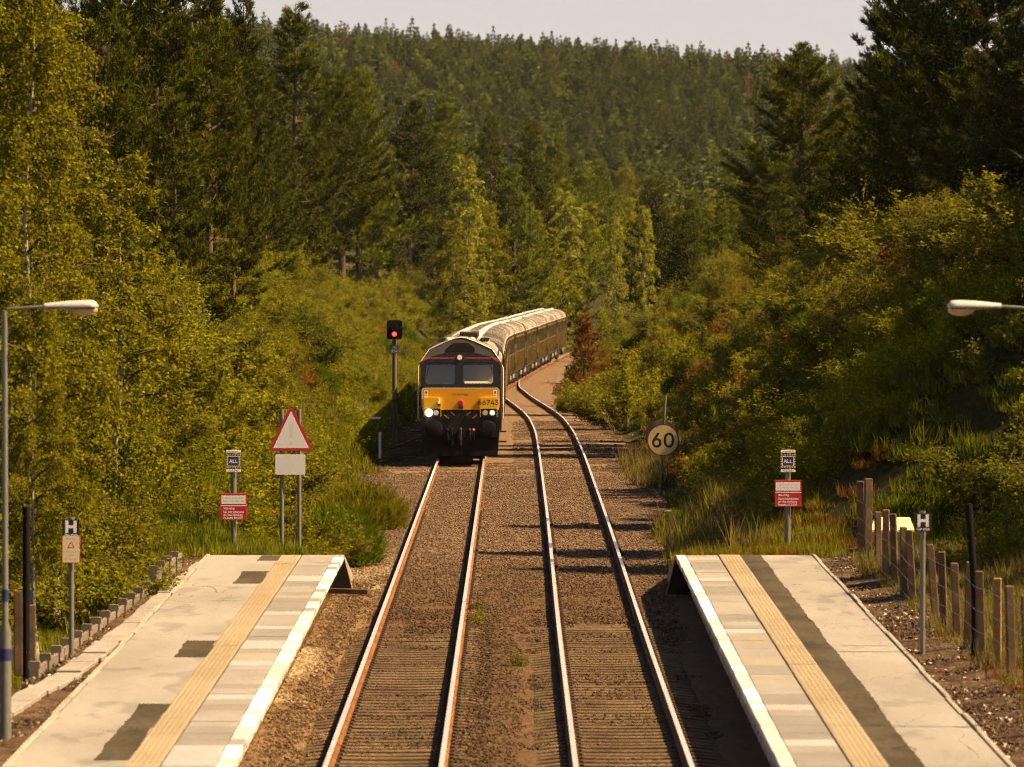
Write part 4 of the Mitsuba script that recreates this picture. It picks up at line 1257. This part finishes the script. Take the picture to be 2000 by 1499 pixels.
PINE_C = [(0.055, 0.064, 0.005), (0.076, 0.088, 0.007), (0.040, 0.052, 0.005), (0.094, 0.104, 0.008), (0.091, 0.071, 0.008)]
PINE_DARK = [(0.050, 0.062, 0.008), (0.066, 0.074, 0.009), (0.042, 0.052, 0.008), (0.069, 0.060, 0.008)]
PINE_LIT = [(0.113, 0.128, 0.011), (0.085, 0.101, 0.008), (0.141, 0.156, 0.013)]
BIRCH_C = [(0.177, 0.165, 0.006), (0.144, 0.140, 0.006), (0.221, 0.204, 0.009), (0.110, 0.117, 0.005), (0.210, 0.172, 0.006)]
BIRCH_PALE = [(0.258, 0.252, 0.022), (0.214, 0.215, 0.019), (0.292, 0.283, 0.029)]
SHRUB_C = [(0.214, 0.206, 0.008), (0.170, 0.172, 0.007), (0.258, 0.239, 0.010), (0.133, 0.143, 0.006)]
SHRUB_OLIVE = [(0.171, 0.159, 0.008), (0.204, 0.171, 0.008), (0.134, 0.130, 0.007)]
SHRUB_DARK = [(.110, .112, .009), (.135, .128, .010), (.085, .092, .008)]
BROOM_C = [(0.095, 0.129, 0.006), (0.129, 0.154, 0.008), (0.073, 0.105, 0.006)]
GRASS_C = [(0.191, 0.184, 0.013), (0.146, 0.154, 0.010), (0.236, 0.209, 0.022), (0.112, 0.124, 0.008)]
STRAW_C = [(0.211, 0.166, 0.052), (0.172, 0.133, 0.038), (0.133, 0.108, 0.028)]
RUSSET_C = [(0.177, 0.077, 0.013), (0.134, 0.058, 0.011), (0.221, 0.109, 0.021)]


def tree_group(gid, woods, leaf, bark, leafmat, crown='crown'):
    P = {}
    for nm, (m, b) in woods.items():
        P[nm] = mikit.ply(m, b, 50)
    P[crown] = mikit.ply((leaf[0], leaf[1]), leafmat, False, color=leaf[2])
    group(gid, P)


cone = lambda t: max(0, 1 - t ** 1.25) ** .85 * min(1, .62 + 3 * t)
full = lambda t: max(0, 1 - t ** 1.9) ** .8 * min(1, .55 + 2.2 * t)
KIND_H = {}
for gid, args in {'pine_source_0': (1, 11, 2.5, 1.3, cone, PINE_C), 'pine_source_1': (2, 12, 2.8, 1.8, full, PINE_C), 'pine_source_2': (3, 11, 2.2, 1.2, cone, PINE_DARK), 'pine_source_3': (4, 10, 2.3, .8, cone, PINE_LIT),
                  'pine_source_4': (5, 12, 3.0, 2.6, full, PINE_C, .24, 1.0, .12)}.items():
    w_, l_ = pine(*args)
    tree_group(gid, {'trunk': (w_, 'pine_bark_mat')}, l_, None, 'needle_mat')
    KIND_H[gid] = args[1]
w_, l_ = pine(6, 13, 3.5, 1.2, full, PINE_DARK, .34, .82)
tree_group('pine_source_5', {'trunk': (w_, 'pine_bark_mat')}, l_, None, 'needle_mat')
KIND_H['pine_source_5'] = 13
for gid, args in {'birch_source_0': (21, 11, 2.0, 1.9, .038, BIRCH_C, 60, 28, 27), 'birch_source_1': (22, 9, 1.7, 2.6, .034, BIRCH_C, 44, 32, 38), 'birch_source_2': (23, 9, 1.7, .7, .075, BIRCH_PALE, 60, 14, 13), 'birch_source_3': (24, 8, 1.9, .4, .05, BIRCH_C, 42, 24, 24)}.items():
    a_, b_, l_ = birch(*args)
    tree_group(gid, {'trunk': (a_, 'birch_bark_mat'), 'branches': (b_, 'twig_mat')}, l_, None, 'leaf_mat')
    KIND_H[gid] = args[1]
for gid, args in {'shrub_source_0': (31, 2.2, 1.5, 70, .034, SHRUB_C, 10, 17), 'shrub_source_1': (32, 2.6, 1.4, 70, .032, SHRUB_OLIVE, 10, 17), 'shrub_source_2': (33, 1.8, 1.5, 66, .036, SHRUB_DARK, 10, 16), 'shrub_source_3': (34, 1.5, 1.3, 62, .032, BIRCH_C, 10, 17), 'shrub_source_4': (35, 2.1, 1.6, 80, .038, SHRUB_C, 9, 16)}.items():
    b_, l_ = shrub(*args)
    tree_group(gid, {'stems': (b_, 'stem_mat')}, l_, None, 'leaf_mat', 'foliage')
    KIND_H[gid] = args[1]
b_, l_ = shrub(81, 7.5, 2.5, 110, .062, SHRUB_C, 12, 18)
tree_group('broadleaf_source', {'stems': (b_, 'twig_mat')}, l_, None, 'leaf_mat')
KIND_H['broadleaf_source'] = 7.5
for gid, args in {'broom_source_0': (41, 1.9, 1.2, 1500, BROOM_C), 'broom_source_1': (42, 1.5, 1.1, 1200, BROOM_C), 'broom_source_2': (43, 1.3, 1.2, 1200, SHRUB_OLIVE)}.items():
    b_, l_ = broom(*args)
    tree_group(gid, {'stems': (b_, 'stem_mat')}, l_, None, 'leaf_mat', 'foliage')
    KIND_H[gid] = args[1]
w_, l_ = pine(51, 4, 1.0, .5, cone, RUSSET_C, .20, .8)
tree_group('dead_pine_source', {'trunk': (w_, 'twig_mat')}, l_, None, 'needle_mat')
KIND_H['dead_pine_source'] = 4


def plant(name, gid, x, y, H, label, cat_, grp=None, wide=1.0, rot=None):
    key = numbered(name)
    s = H / KIND_H[gid]
    z = float(ground_z(x, y))
    inst(key, gid, T().translate([x, y, z]).rotate([0, 0, 1], float(rng.uniform(0, 360) if rot is None else rot)).scale([s * wide, s * wide, s]))
    return tag(key, label, cat_, grp)


LOOK = {'shrub_source_0': 'yellow-green leafy', 'shrub_source_4': 'broad yellow-green leafy', 'shrub_source_1': 'olive leafy', 'shrub_source_2': 'dark green leafy', 'shrub_source_3': 'golden small-leaved',
        'broom_source_0': 'fine-stemmed green', 'broom_source_1': 'fine-stemmed green', 'broom_source_2': 'fine-stemmed olive'}


def where(gid, side, u, y):
    up = 'low on' if u < 3 else ('halfway up' if u < 6.5 else 'near the top of')
    if side < 0:
        z = 'behind the triangular sign' if y < 155 else ('short of the signal' if y < 205 else ('by the locomotive' if y < 265 else 'beyond the locomotive'))
    else:
        z = 'behind the right platform end' if y < 140 else ('by the round speed sign' if y < 185 else ('beyond the round speed sign' if y < 250 else 'towards the dead pine'))
    lab = f"{LOOK[gid]} bush {up} the {'left' if side < 0 else 'right'} bank {z}"
    return lab, 'bush', 'bushes: ' + lab


def tree_at(name, gid, xp, top, d, label, grp=None, wide=1.0):
    if name == 'pine_tree' and xp < 1000:
        while d < 640 and d > 200 and px(xp, d) > float(cmid(d)) - 4.9 - 6.2:
            d += 5
    while d > 200 and abs(px(xp, d) - float(cx1(d))) < 4.4:
        d += 6
    x = px(xp, d)
    H = pz(top, d) - float(ground_z(x, d))
    return plant(name, gid, x, d, H, label, 'tree', grp, wide)


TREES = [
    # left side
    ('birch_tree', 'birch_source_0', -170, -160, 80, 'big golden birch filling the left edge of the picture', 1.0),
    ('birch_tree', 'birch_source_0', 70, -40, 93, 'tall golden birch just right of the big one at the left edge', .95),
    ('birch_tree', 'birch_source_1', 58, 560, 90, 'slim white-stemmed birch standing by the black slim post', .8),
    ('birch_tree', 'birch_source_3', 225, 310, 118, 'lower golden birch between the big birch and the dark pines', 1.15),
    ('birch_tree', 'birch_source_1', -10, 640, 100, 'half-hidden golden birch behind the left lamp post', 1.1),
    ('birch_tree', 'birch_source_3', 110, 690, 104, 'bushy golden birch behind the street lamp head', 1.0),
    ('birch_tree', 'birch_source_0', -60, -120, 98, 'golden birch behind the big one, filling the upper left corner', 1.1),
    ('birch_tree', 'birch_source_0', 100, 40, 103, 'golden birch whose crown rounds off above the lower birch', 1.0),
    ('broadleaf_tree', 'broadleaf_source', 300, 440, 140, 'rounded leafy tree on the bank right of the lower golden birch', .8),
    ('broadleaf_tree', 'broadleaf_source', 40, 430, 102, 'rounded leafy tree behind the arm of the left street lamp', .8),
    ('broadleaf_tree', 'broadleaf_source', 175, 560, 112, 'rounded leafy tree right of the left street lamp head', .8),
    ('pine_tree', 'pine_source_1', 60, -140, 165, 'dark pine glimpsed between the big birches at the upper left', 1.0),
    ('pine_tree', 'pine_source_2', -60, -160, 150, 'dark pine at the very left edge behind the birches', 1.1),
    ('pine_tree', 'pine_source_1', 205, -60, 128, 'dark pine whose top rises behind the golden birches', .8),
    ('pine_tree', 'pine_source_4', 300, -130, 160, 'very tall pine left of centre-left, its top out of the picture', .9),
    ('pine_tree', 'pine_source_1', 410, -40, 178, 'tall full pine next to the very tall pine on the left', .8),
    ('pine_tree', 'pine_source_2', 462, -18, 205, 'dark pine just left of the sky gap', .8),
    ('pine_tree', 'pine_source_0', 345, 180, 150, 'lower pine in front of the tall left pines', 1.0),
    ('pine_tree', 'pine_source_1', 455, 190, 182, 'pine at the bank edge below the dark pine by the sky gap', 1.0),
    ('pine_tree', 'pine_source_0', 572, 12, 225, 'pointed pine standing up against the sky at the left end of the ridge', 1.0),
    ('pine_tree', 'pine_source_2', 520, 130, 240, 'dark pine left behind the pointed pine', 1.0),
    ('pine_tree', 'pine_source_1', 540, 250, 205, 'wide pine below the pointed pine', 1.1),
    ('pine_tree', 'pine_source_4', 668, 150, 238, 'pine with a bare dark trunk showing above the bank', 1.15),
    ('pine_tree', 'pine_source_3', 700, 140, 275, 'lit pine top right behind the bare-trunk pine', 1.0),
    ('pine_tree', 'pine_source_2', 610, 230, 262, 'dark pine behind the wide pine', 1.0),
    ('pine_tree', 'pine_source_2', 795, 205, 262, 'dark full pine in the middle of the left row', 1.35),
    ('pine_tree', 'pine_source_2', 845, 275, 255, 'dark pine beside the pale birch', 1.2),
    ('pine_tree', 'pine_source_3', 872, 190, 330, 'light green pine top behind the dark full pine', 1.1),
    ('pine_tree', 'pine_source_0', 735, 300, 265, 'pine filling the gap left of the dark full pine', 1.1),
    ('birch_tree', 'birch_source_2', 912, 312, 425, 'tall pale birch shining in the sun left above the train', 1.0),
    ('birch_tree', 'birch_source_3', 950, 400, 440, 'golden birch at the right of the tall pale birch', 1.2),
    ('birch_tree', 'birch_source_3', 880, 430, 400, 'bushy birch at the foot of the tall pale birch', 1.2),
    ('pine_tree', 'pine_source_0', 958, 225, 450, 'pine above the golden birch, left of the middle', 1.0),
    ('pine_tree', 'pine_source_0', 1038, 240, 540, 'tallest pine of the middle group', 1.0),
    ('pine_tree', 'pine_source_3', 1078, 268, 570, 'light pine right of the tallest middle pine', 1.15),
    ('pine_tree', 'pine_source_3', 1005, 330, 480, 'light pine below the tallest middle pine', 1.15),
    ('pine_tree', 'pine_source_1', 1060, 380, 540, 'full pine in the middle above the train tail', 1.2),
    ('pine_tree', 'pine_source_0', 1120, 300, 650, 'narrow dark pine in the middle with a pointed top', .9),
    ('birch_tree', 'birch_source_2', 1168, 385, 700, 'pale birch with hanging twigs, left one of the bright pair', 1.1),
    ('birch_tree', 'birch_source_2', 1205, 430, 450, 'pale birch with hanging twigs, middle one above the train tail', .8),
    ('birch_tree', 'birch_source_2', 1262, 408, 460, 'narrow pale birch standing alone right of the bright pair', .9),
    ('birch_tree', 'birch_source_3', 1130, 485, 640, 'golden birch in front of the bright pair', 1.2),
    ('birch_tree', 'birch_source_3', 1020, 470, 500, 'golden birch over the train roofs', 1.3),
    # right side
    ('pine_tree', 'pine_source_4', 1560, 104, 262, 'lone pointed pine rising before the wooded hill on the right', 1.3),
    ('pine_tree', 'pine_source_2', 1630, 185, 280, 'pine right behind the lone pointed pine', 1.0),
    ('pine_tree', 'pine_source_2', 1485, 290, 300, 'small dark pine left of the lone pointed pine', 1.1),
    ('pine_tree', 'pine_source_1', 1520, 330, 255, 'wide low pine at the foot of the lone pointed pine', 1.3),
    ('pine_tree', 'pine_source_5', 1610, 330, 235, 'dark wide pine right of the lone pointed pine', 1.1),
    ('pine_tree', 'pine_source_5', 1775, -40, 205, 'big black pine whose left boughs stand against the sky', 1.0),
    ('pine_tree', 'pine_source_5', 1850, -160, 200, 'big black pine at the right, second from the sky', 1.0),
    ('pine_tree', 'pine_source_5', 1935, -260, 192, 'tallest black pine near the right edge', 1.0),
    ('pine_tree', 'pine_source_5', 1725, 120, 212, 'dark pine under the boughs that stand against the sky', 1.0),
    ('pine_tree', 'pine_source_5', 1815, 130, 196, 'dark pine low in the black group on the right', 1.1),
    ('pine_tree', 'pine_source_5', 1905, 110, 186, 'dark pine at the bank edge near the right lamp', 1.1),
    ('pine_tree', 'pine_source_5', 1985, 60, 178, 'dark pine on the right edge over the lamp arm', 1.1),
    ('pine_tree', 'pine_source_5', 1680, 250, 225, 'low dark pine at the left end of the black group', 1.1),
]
for nm, gid, xp, top, d, lab, wide in TREES:
    tree_at(nm, gid, xp, top, d, lab, None, wide)
gb = np.random.default_rng(31)
BELT = [(14.5, 121, 10), (14.2, 127, 10), (15.2, 140, 10)]
for d in np.arange(98, 186, 3.6):
    if 106 < d < 119:
        continue
    BELT.append((18.6 + gb.normal(0, .5), d + gb.normal(0, .5), (8.0 if d < 112 else 9.8) + gb.normal(0, .5)))
    if len(BELT) % 2:
        BELT.append((22.5 + gb.normal(0, .6), d + 2 + gb.normal(0, .5), 11.5 if d > 117 else 8.5))
for X_, d, ht in BELT:
    plant('pine_tree', 'pine_source_2', X_, d, ht, 'dark pine of the belt beyond the right edge', 'tree', 'dark pines beyond the right edge', 1.6)
g = np.random.default_rng(77)
for k in range(60):
    xp = 870 + k * 10 + g.uniform(-14, 14)
    d = g.uniform(470, 600)
    top = (345 + 25 * math.sin(xp * .02) + 70 * S(1120, 900, xp) * -.6 + g.uniform(-12, 75)) if xp > 1090 else 380 + g.uniform(0, 90)
    gid = ['pine_source_0', 'pine_source_3', 'pine_source_3', 'birch_source_3', 'broadleaf_source', 'broadleaf_source', 'birch_source_2'][int(g.integers(7))]
    kd = {'p': 'conifer', 'b': 'pale broadleaf tree'}[gid[0]] if 'birch' not in gid else 'birch'
    at = 'over the coach roofs' if xp < 1080 else ('right above the train tail' if xp < 1250 else 'left of the lone pointed pine')
    tree_at('woodland_tree', gid, xp, top, d, f'small {kd} in the mixed wood {at}', f'{kd} of the wood {at}', 1.25)
for k in range(16):
    xp = 1330 + g.uniform(0, 190)
    d = g.uniform(330, 430)
    top = 400 + g.uniform(-10, 60)
    tree_at('woodland_tree', f'pine_source_{[0, 2, 3][k % 3]}', xp, top, d, 'small tree at the top of the right bank, left of the lone pointed pine', 'small trees at the top of the right bank', 1.2)

# single bushes that can be pointed at
BUSH = [
    ('shrub', 'shrub_source_4', 1225, 800, 700, 232, 'round sunlit bush at the foot of the right bank', 1.15),
    ('shrub', 'shrub_source_0', 1290, 770, 640, 240, 'sunlit bush up the bank behind the round one', 1.2),
    ('broom_bush', 'broom_source_0', 1375, 810, 728, 208, 'dark green broom bush right above the round speed sign', 1.2),
    ('shrub', 'shrub_source_1', 1480, 740, 660, 205, 'leafy bush with a lit right side in the middle of the right bank', 1.0),
    ('shrub', 'shrub_source_0', 410, 1090, 940, 122, 'rounded yellow-green bush behind the red board at the left platform end', 1.5),
    ('shrub', 'shrub_source_0', 320, 1095, 950, 119, 'rounded yellow-green bush left of the red board on the left', 1.4),
    ('shrub', 'shrub_source_1', 190, 1160, 950, 106, 'yellow-green bush behind the low board wall', 1.2),
    ('shrub', 'shrub_source_4', 165, 1190, 1040, 102, 'low green bush behind the low board wall, near the buff notice', 1.2),
    ('broom_bush', 'broom_source_1', 650, 1085, 960, 124, 'green broom bush right of the triangular sign, by the ballast', 1.1),
    ('broom_bush', 'broom_source_2', 705, 1000, 920, 141, 'small yellow-green bush hanging over the ballast edge on the left', 1.0),
    ('shrub', 'shrub_source_1', 500, 1085, 985, 121, 'yellow-green bush between the red board and the triangular sign', 1.0),
    ('shrub', 'shrub_source_3', 600, 1085, 1000, 121, 'small bush at the foot of the triangular sign', 1.2),
    ('shrub', 'shrub_source_1', 1800, 1060, 870, 124, 'shaded leafy bush behind the wooden fence and the grit bin', 1.6),
    ('shrub', 'shrub_source_1', 1680, 1050, 940, 126, 'shaded bush with lit tips left of the wooden fence', 1.2),
    ('shrub', 'shrub_source_0', 1965, 1110, 960, 104, 'lit bush behind the wooden fence at the right edge', 1.2),
    ('shrub', 'shrub_source_1', 1900, 1080, 900, 116, 'shaded bush behind the tall black post', 1.4),
    ('broom_bush', 'broom_source_1', 1320, 1060, 985, 138, 'low green plant at the edge of the right cess', .9),
    ('shrub', 'shrub_source_2', 1420, 960, 850, 150, 'dark bush right of the round speed sign', 1.2),
    ('broom_bush', 'broom_source_2', 1145, 800, 745, 270, 'low bush under the brown dead pine', 1.2),
    ('broom_bush', 'broom_source_1', 1138, 735, 690, 335, 'bush right of the coaches, left of the brown dead pine', .8),
    ('shrub', 'shrub_source_0', 1172, 640, 600, 430, 'bush above the brown dead pine, right of the train tail', .9),
]
for nm, gid, xp, base, top, d, lab, wide in BUSH:
    x = px(xp, d)
    H = max(pz(top, d) - float(ground_z(x, d)), .6)
    plant(nm, gid, x, d, H, lab, 'bush', None, wide)
d = 288
plant('dead_pine', 'dead_pine_source', px(1142, d), d, pz(632, d) - float(ground_z(px(1142, d), d)), 'brown dead young pine standing right of the coaches', 'tree', None, 1.0)

# the mass of bushes on both banks
g = np.random.default_rng(5)
LEFT_K = ['shrub_source_0', 'shrub_source_1', 'shrub_source_3', 'broom_source_0', 'shrub_source_4', 'shrub_source_0', 'shrub_source_2', 'shrub_source_1', 'shrub_source_4']
RIGHT_K = ['shrub_source_2', 'broom_source_1', 'shrub_source_1', 'shrub_source_2', 'shrub_source_4', 'shrub_source_0', 'shrub_source_3', 'shrub_source_1']
n_l = n_r = 0
while n_l < 150:
    y = 120 + 215 * g.random() ** 1.25
    u = g.uniform(.7, 9.5)
    x = float(cmid(y)) - 4.9 - u
    gid = LEFT_K[int(g.integers(len(LEFT_K)))]
    H = g.uniform(1.1, 2.3) * (.65 + .5 * min(u / 4, 1)) * (.6 if y > 225 and u < 6 else 1)
    plant('bank_shrub', gid, x, y, H, *where(gid, -1, u, y), g.uniform(1.0, 1.5))
    n_l += 1
while n_r < 128:
    y = 112 + 225 * g.random() ** 1.1
    u = g.uniform(.6, 10.5)
    x = float(cmid(y)) + 4.9 + u if y > 124 else 9.8 + u
    if abs(y - 163.5) < 16 and u < 2.2:
        continue
    gid = RIGHT_K[int(g.integers(len(RIGHT_K)))]
    H = g.uniform(1.0, 2.1) * (.6 + .5 * min(u / 4, 1)) * (.7 if u < 2.5 else 1)
    plant('bank_shrub', gid, x, y, H, *where(gid, 1, u, y), g.uniform(1.0, 1.5))
    n_r += 1
for k in range(60):
    y = 106 + 62 * g.random()
    x = (9.6 if y < 122 else 8.9) + 8 * g.random()
    plant('bank_shrub', RIGHT_K[k % 5], x, y, g.uniform(.9, 1.9), *where(RIGHT_K[k % 5], 1, x - 6.5, y), g.uniform(1.1, 1.5))
for k in range(44):
    y = 225 + 240 * g.random()
    u = .6 + 6.5 * g.random()
    gid = LEFT_K[[0, 3, 4, 5, 2][k % 5]]
    plant('bank_shrub', gid, float(cmid(y)) - 4.9 - u, y, g.uniform(.9, 1.9) * (.7 + .06 * u), *where(gid, -1, u, y), 1.35)
for k in range(30):
    y = 86 + 34 * g.random()
    x = -8.7 - 4.0 * g.random()
    plant('thicket_shrub', LEFT_K[int(g.integers(len(LEFT_K)))], x, y, g.uniform(1.2, 2.2), 'one of the bushes in the thicket behind the low board wall', 'bush', 'bushes of the thicket behind the low board wall', 1.2)
for k in range(26):
    y = 335 + 125 * g.random()
    sd = -1 if g.random() < .5 else 1
    x = float(cmid(y)) + sd * (5.6 + 7 * g.random() ** 1.3)
    plant('thicket_shrub', RIGHT_K[int(g.integers(len(RIGHT_K)))], x, y, g.uniform(1.1, 2.2), 'one of the far bushes along the line where the train tail vanishes', 'bush', 'far bushes at the train tail', 1.2)

# low leafy growth between the bushes
for gi, cols in enumerate((SHRUB_C, SHRUB_OLIVE, SHRUB_DARK, RUSSET_C)):
    b_, l_ = shrub(70 + gi, .85, .75, 16, .032, cols, 6, 11)
    group(f'undergrowth_source_{gi}', {'leaves': mikit.ply((l_[0], l_[1]), 'leaf_mat', False, color=l_[2])})
for nm, sd, n_, lab in (('left_bank_undergrowth', -1, 1450, 'low leafy growth between the bushes of the left bank'), ('right_bank_undergrowth', 1, 1200, 'low leafy growth between the bushes of the right bank')):
    for k in range(n_):
        y = (114 if sd > 0 else 118) + 350 * g.random() ** 1.4
        u = .3 + 11 * g.random()
        x = float(cmid(y)) + sd * (4.9 + u - (1.3 * float(S(215, 265, y)) if sd > 0 else 0))
        q = float(g.uniform(.7, 1.3))
        if sd > 0 and y < 121 and x < 9.4:
            continue
        tn = meshkit.noise(np.array([[u * .35, y * .10, 5.0 + sd]]), 9)[0]
        inst(f'{nm}__{k + 1:04d}', f'undergrowth_source_{3 if tn > (.69 if sd > 0 else .84) else int(g.integers(3))}', T().translate([x, y, float(ground_z(x, y)) - .05]).rotate([0, 0, 1], float(g.uniform(0, 360))).scale([q * 1.2, q * 1.2, q]))
    for k in range(n_, n_ + 90 if sd > 0 else n_):
        x, y = 6.0 + 9.5 * g.random(), 120.5 + 13 * g.random()
        q = float(g.uniform(.7, 1.2))
        inst(f'{nm}__{k + 1:04d}', f'undergrowth_source_{int(g.integers(3))}', T().translate([x, y, float(ground_z(x, y)) - .05]).rotate([0, 0, 1], float(g.uniform(0, 360))).scale([q * 1.2, q * 1.2, q]))
    tag(nm, lab, 'undergrowth', kind='stuff')

# grasses
for gi, (n_, R_, H_, cols) in enumerate(((70, .55, .32, GRASS_C), (70, .55, .26, SHRUB_OLIVE), (70, .5, .42, STRAW_C), (60, .5, .26, RUSSET_C), (60, .5, .30, BROOM_C), (70, .55, .30, SHRUB_DARK))):
    v, f, c = grass(60 + gi, n_, R_, H_, cols)
    group(f'grass_source_{gi}', {'blades': mikit.ply((v, f), 'leaf_mat', False, color=c)})
k = 0


def tuft_at(name, gi, x, y, s):
    global k
    k += 1
    inst(f'{name}__{k:04d}', f'grass_source_{gi}', T().translate([x, y, float(ground_z(x, y))]).rotate([0, 0, 1], float(g.uniform(0, 360))).scale([s, s, s * float(g.uniform(.7, 1.3))]))


for _ in range(1500):
    y = 117 + 265 * g.random() ** 1.1
    u = 10.5 * g.random() ** .9
    t = meshkit.noise(np.array([[u * .4, y * .12, 1.0]]), 9)[0]
    tuft_at('left_bank_grass', 2 if t > .74 else (4 if t < .2 else int(g.integers(2))), float(cmid(y)) - 4.7 - u, y, g.uniform(.8, 1.5))
tag('left_bank_grass', 'long yellow-green grass of the left bank', 'grass', kind='stuff')
for _ in range(1500):
    y = 117 + 235 * g.random() ** 1.15
    u = 11.5 * g.random() ** .9
    t = meshkit.noise(np.array([[u * .4, y * .12, 5.0]]), 9)[0]
    tuft_at('right_bank_grass', 3 if t > .60 else (4 if t < .40 else (2 if .55 < t < .575 else 1)), float(cmid(y)) + 4.6 + u, y, g.uniform(.7, 1.15))
tag('right_bank_grass', 'green and russet grass of the right bank', 'grass', kind='stuff')
for _ in range(900):
    tuft_at('verge_grass', int(g.choice([0, 1, 2, 3])), 7.25 + 2.6 * g.random(), 70 + 42 * g.random(), g.uniform(.7, 1.3))
for _ in range(700):
    tuft_at('verge_grass', int(g.choice([0, 1, 4])), -7.2 - 3.5 * g.random(), 70 + 47 * g.random(), g.uniform(.7, 1.3))
for _ in range(110):
    y = 166 + 18 * g.random()
    tuft_at('verge_grass', 2, float(cmid(y)) + 4.2 + 1.5 * g.random(), y, g.uniform(1.0, 1.7))
for _ in range(120):
    y = 118 + 24 * g.random()
    tuft_at('verge_grass', int(g.choice([0, 2, 1])), float(cmid(y)) + 4.2 + 1.5 * g.random(), y, g.uniform(1.0, 1.8))
for _ in range(330):
    tuft_at('verge_grass', int(g.choice([0, 1, 3])), 3.7 + 3.0 * g.random(), 114.2 + 9 * g.random(), g.uniform(.6, 1.0))
for _ in range(260):
    tuft_at('verge_grass', int(g.choice([0, 1, 4])), -4.6 - 4.5 * g.random(), 114.5 + 9 * g.random(), g.uniform(.9, 1.5))
for _ in range(900):
    tuft_at('verge_grass', int(g.choice([4, 5, 5])), 7.6 + 10 * g.random() ** 1.3, 108 + 28 * g.random(), g.uniform(.8, 1.4))
for _ in range(60):
    y = 178 + 16 * g.random()
    tuft_at('verge_grass', 4, float(cmid(y)) - 4.9 - .8 * g.random() + .05 * (y - 178), y, g.uniform(.5, .9))
tag('verge_grass', 'rough grass along the edges of the line and behind the fences', 'grass', kind='stuff')
# weeds between the rails
for xw, yw, gi_, lab in ((-.72, 107.6, 4, 'green weed with pink flowers beside the inner left rail'), (-.70, 104.5, 0, 'yellow-green weed beside the inner left rail, nearer than the pink one'), (.12, 93.5, 4, 'weed growing in the ballast between the two tracks')):
    key = numbered('weed')
    v, f, c = shrub(90 + gi_ + int(yw), .24, .15, 20, .018, SHRUB_DARK if gi_ else SHRUB_C, 5, 7)[1]
    scene[f'{key}__foliage'] = mikit.ply((v + [xw, yw, -.2], f), 'leaf_mat', False, color=c)
    if 'pink' in lab:
        q = np.random.default_rng(4)
        v, f, c = leaf_quads(np.column_stack([q.normal(xw - .05, .04, 16), q.normal(yw - .15, .05, 16), q.normal(.03, .025, 16)]), np.full(16, .022), q, [(.55, .10, .30)])
        labels[f'{key}__flowers'] = {'kind': 'stuff'}
        scene[f'{key}__flowers'] = mikit.ply((v, f), 'leaf_mat', False, color=c)
    tag(key, lab, 'weed')

# ------------------------------------------------------------------ the wood on the hill
FAR = [PINE_C[:4], PINE_DARK[:3], PINE_LIT, [(.150, .085, .020), (.12, .08, .02)], PINE_DARK]
for i_, cols in enumerate(FAR):
    v, f, c = far_conifer(100 + i_, [13.5, 13.5, 11.5, 13, 12][i_], [2.3, 2.2, 2.8, 2.0, 2.6][i_], cols, [1.7, 1.6, 2.6, 1.5, 2.1][i_])
    group(f'far_source_{i_}', {'tree': mikit.ply((v, f), 'far_needle_mat', False, color=c)})
g = np.random.default_rng(8)
n_h = 0
for yy_ in np.arange(1040, 1705, 5.0):
    for xx_ in np.arange(-165, 168, 4.5):
        x, y = xx_ + g.normal(0, 1.4), yy_ + g.normal(0, 1.6)
        if abs((x * F_PX / y) + 40) > 1060:
            continue
        n_h += 1
        z = float(ground_z(x, y))
        t = meshkit.noise(np.array([[x * .03, y * .012, .3]]), 5)[0]
        gi_ = int(g.choice(5, p=[.40, .22 + .1 * (t < .4), .26 - .1 * (t < .4), .035, .085]))
        s = g.uniform(.62, 1.08) * (1.15 if g.random() < .12 else 1)
        w_ = s * g.uniform(.8, 1.35)
        inst(f'hill_forest__{n_h:04d}', f'far_source_{gi_}', T().translate([x, y, z - .4]).rotate([0, 0, 1], float(g.uniform(0, 360))).scale([w_, w_, s]))
tag('hill_forest', 'dense conifer forest covering the far hillside', 'forest', kind='stuff')

# ------------------------------------------------------------------ the air
scene['air'] = {'type': 'homogeneous', 'albedo': rgb((.95, .95, .95)), 'sigma_t': .000018}
scene['camera']['medium'] = {'type': 'ref', 'id': 'air'}
scene['haze'] = {'type': 'cube', 'to_world': T().translate([0, 2150, 46]).scale([2700, 2450, 51]), 'bsdf': {'type': 'null'}, 'interior': {'type': 'ref', 'id': 'air'}}
tag('haze', 'thin summer haze over the valley', 'haze', kind='stuff')
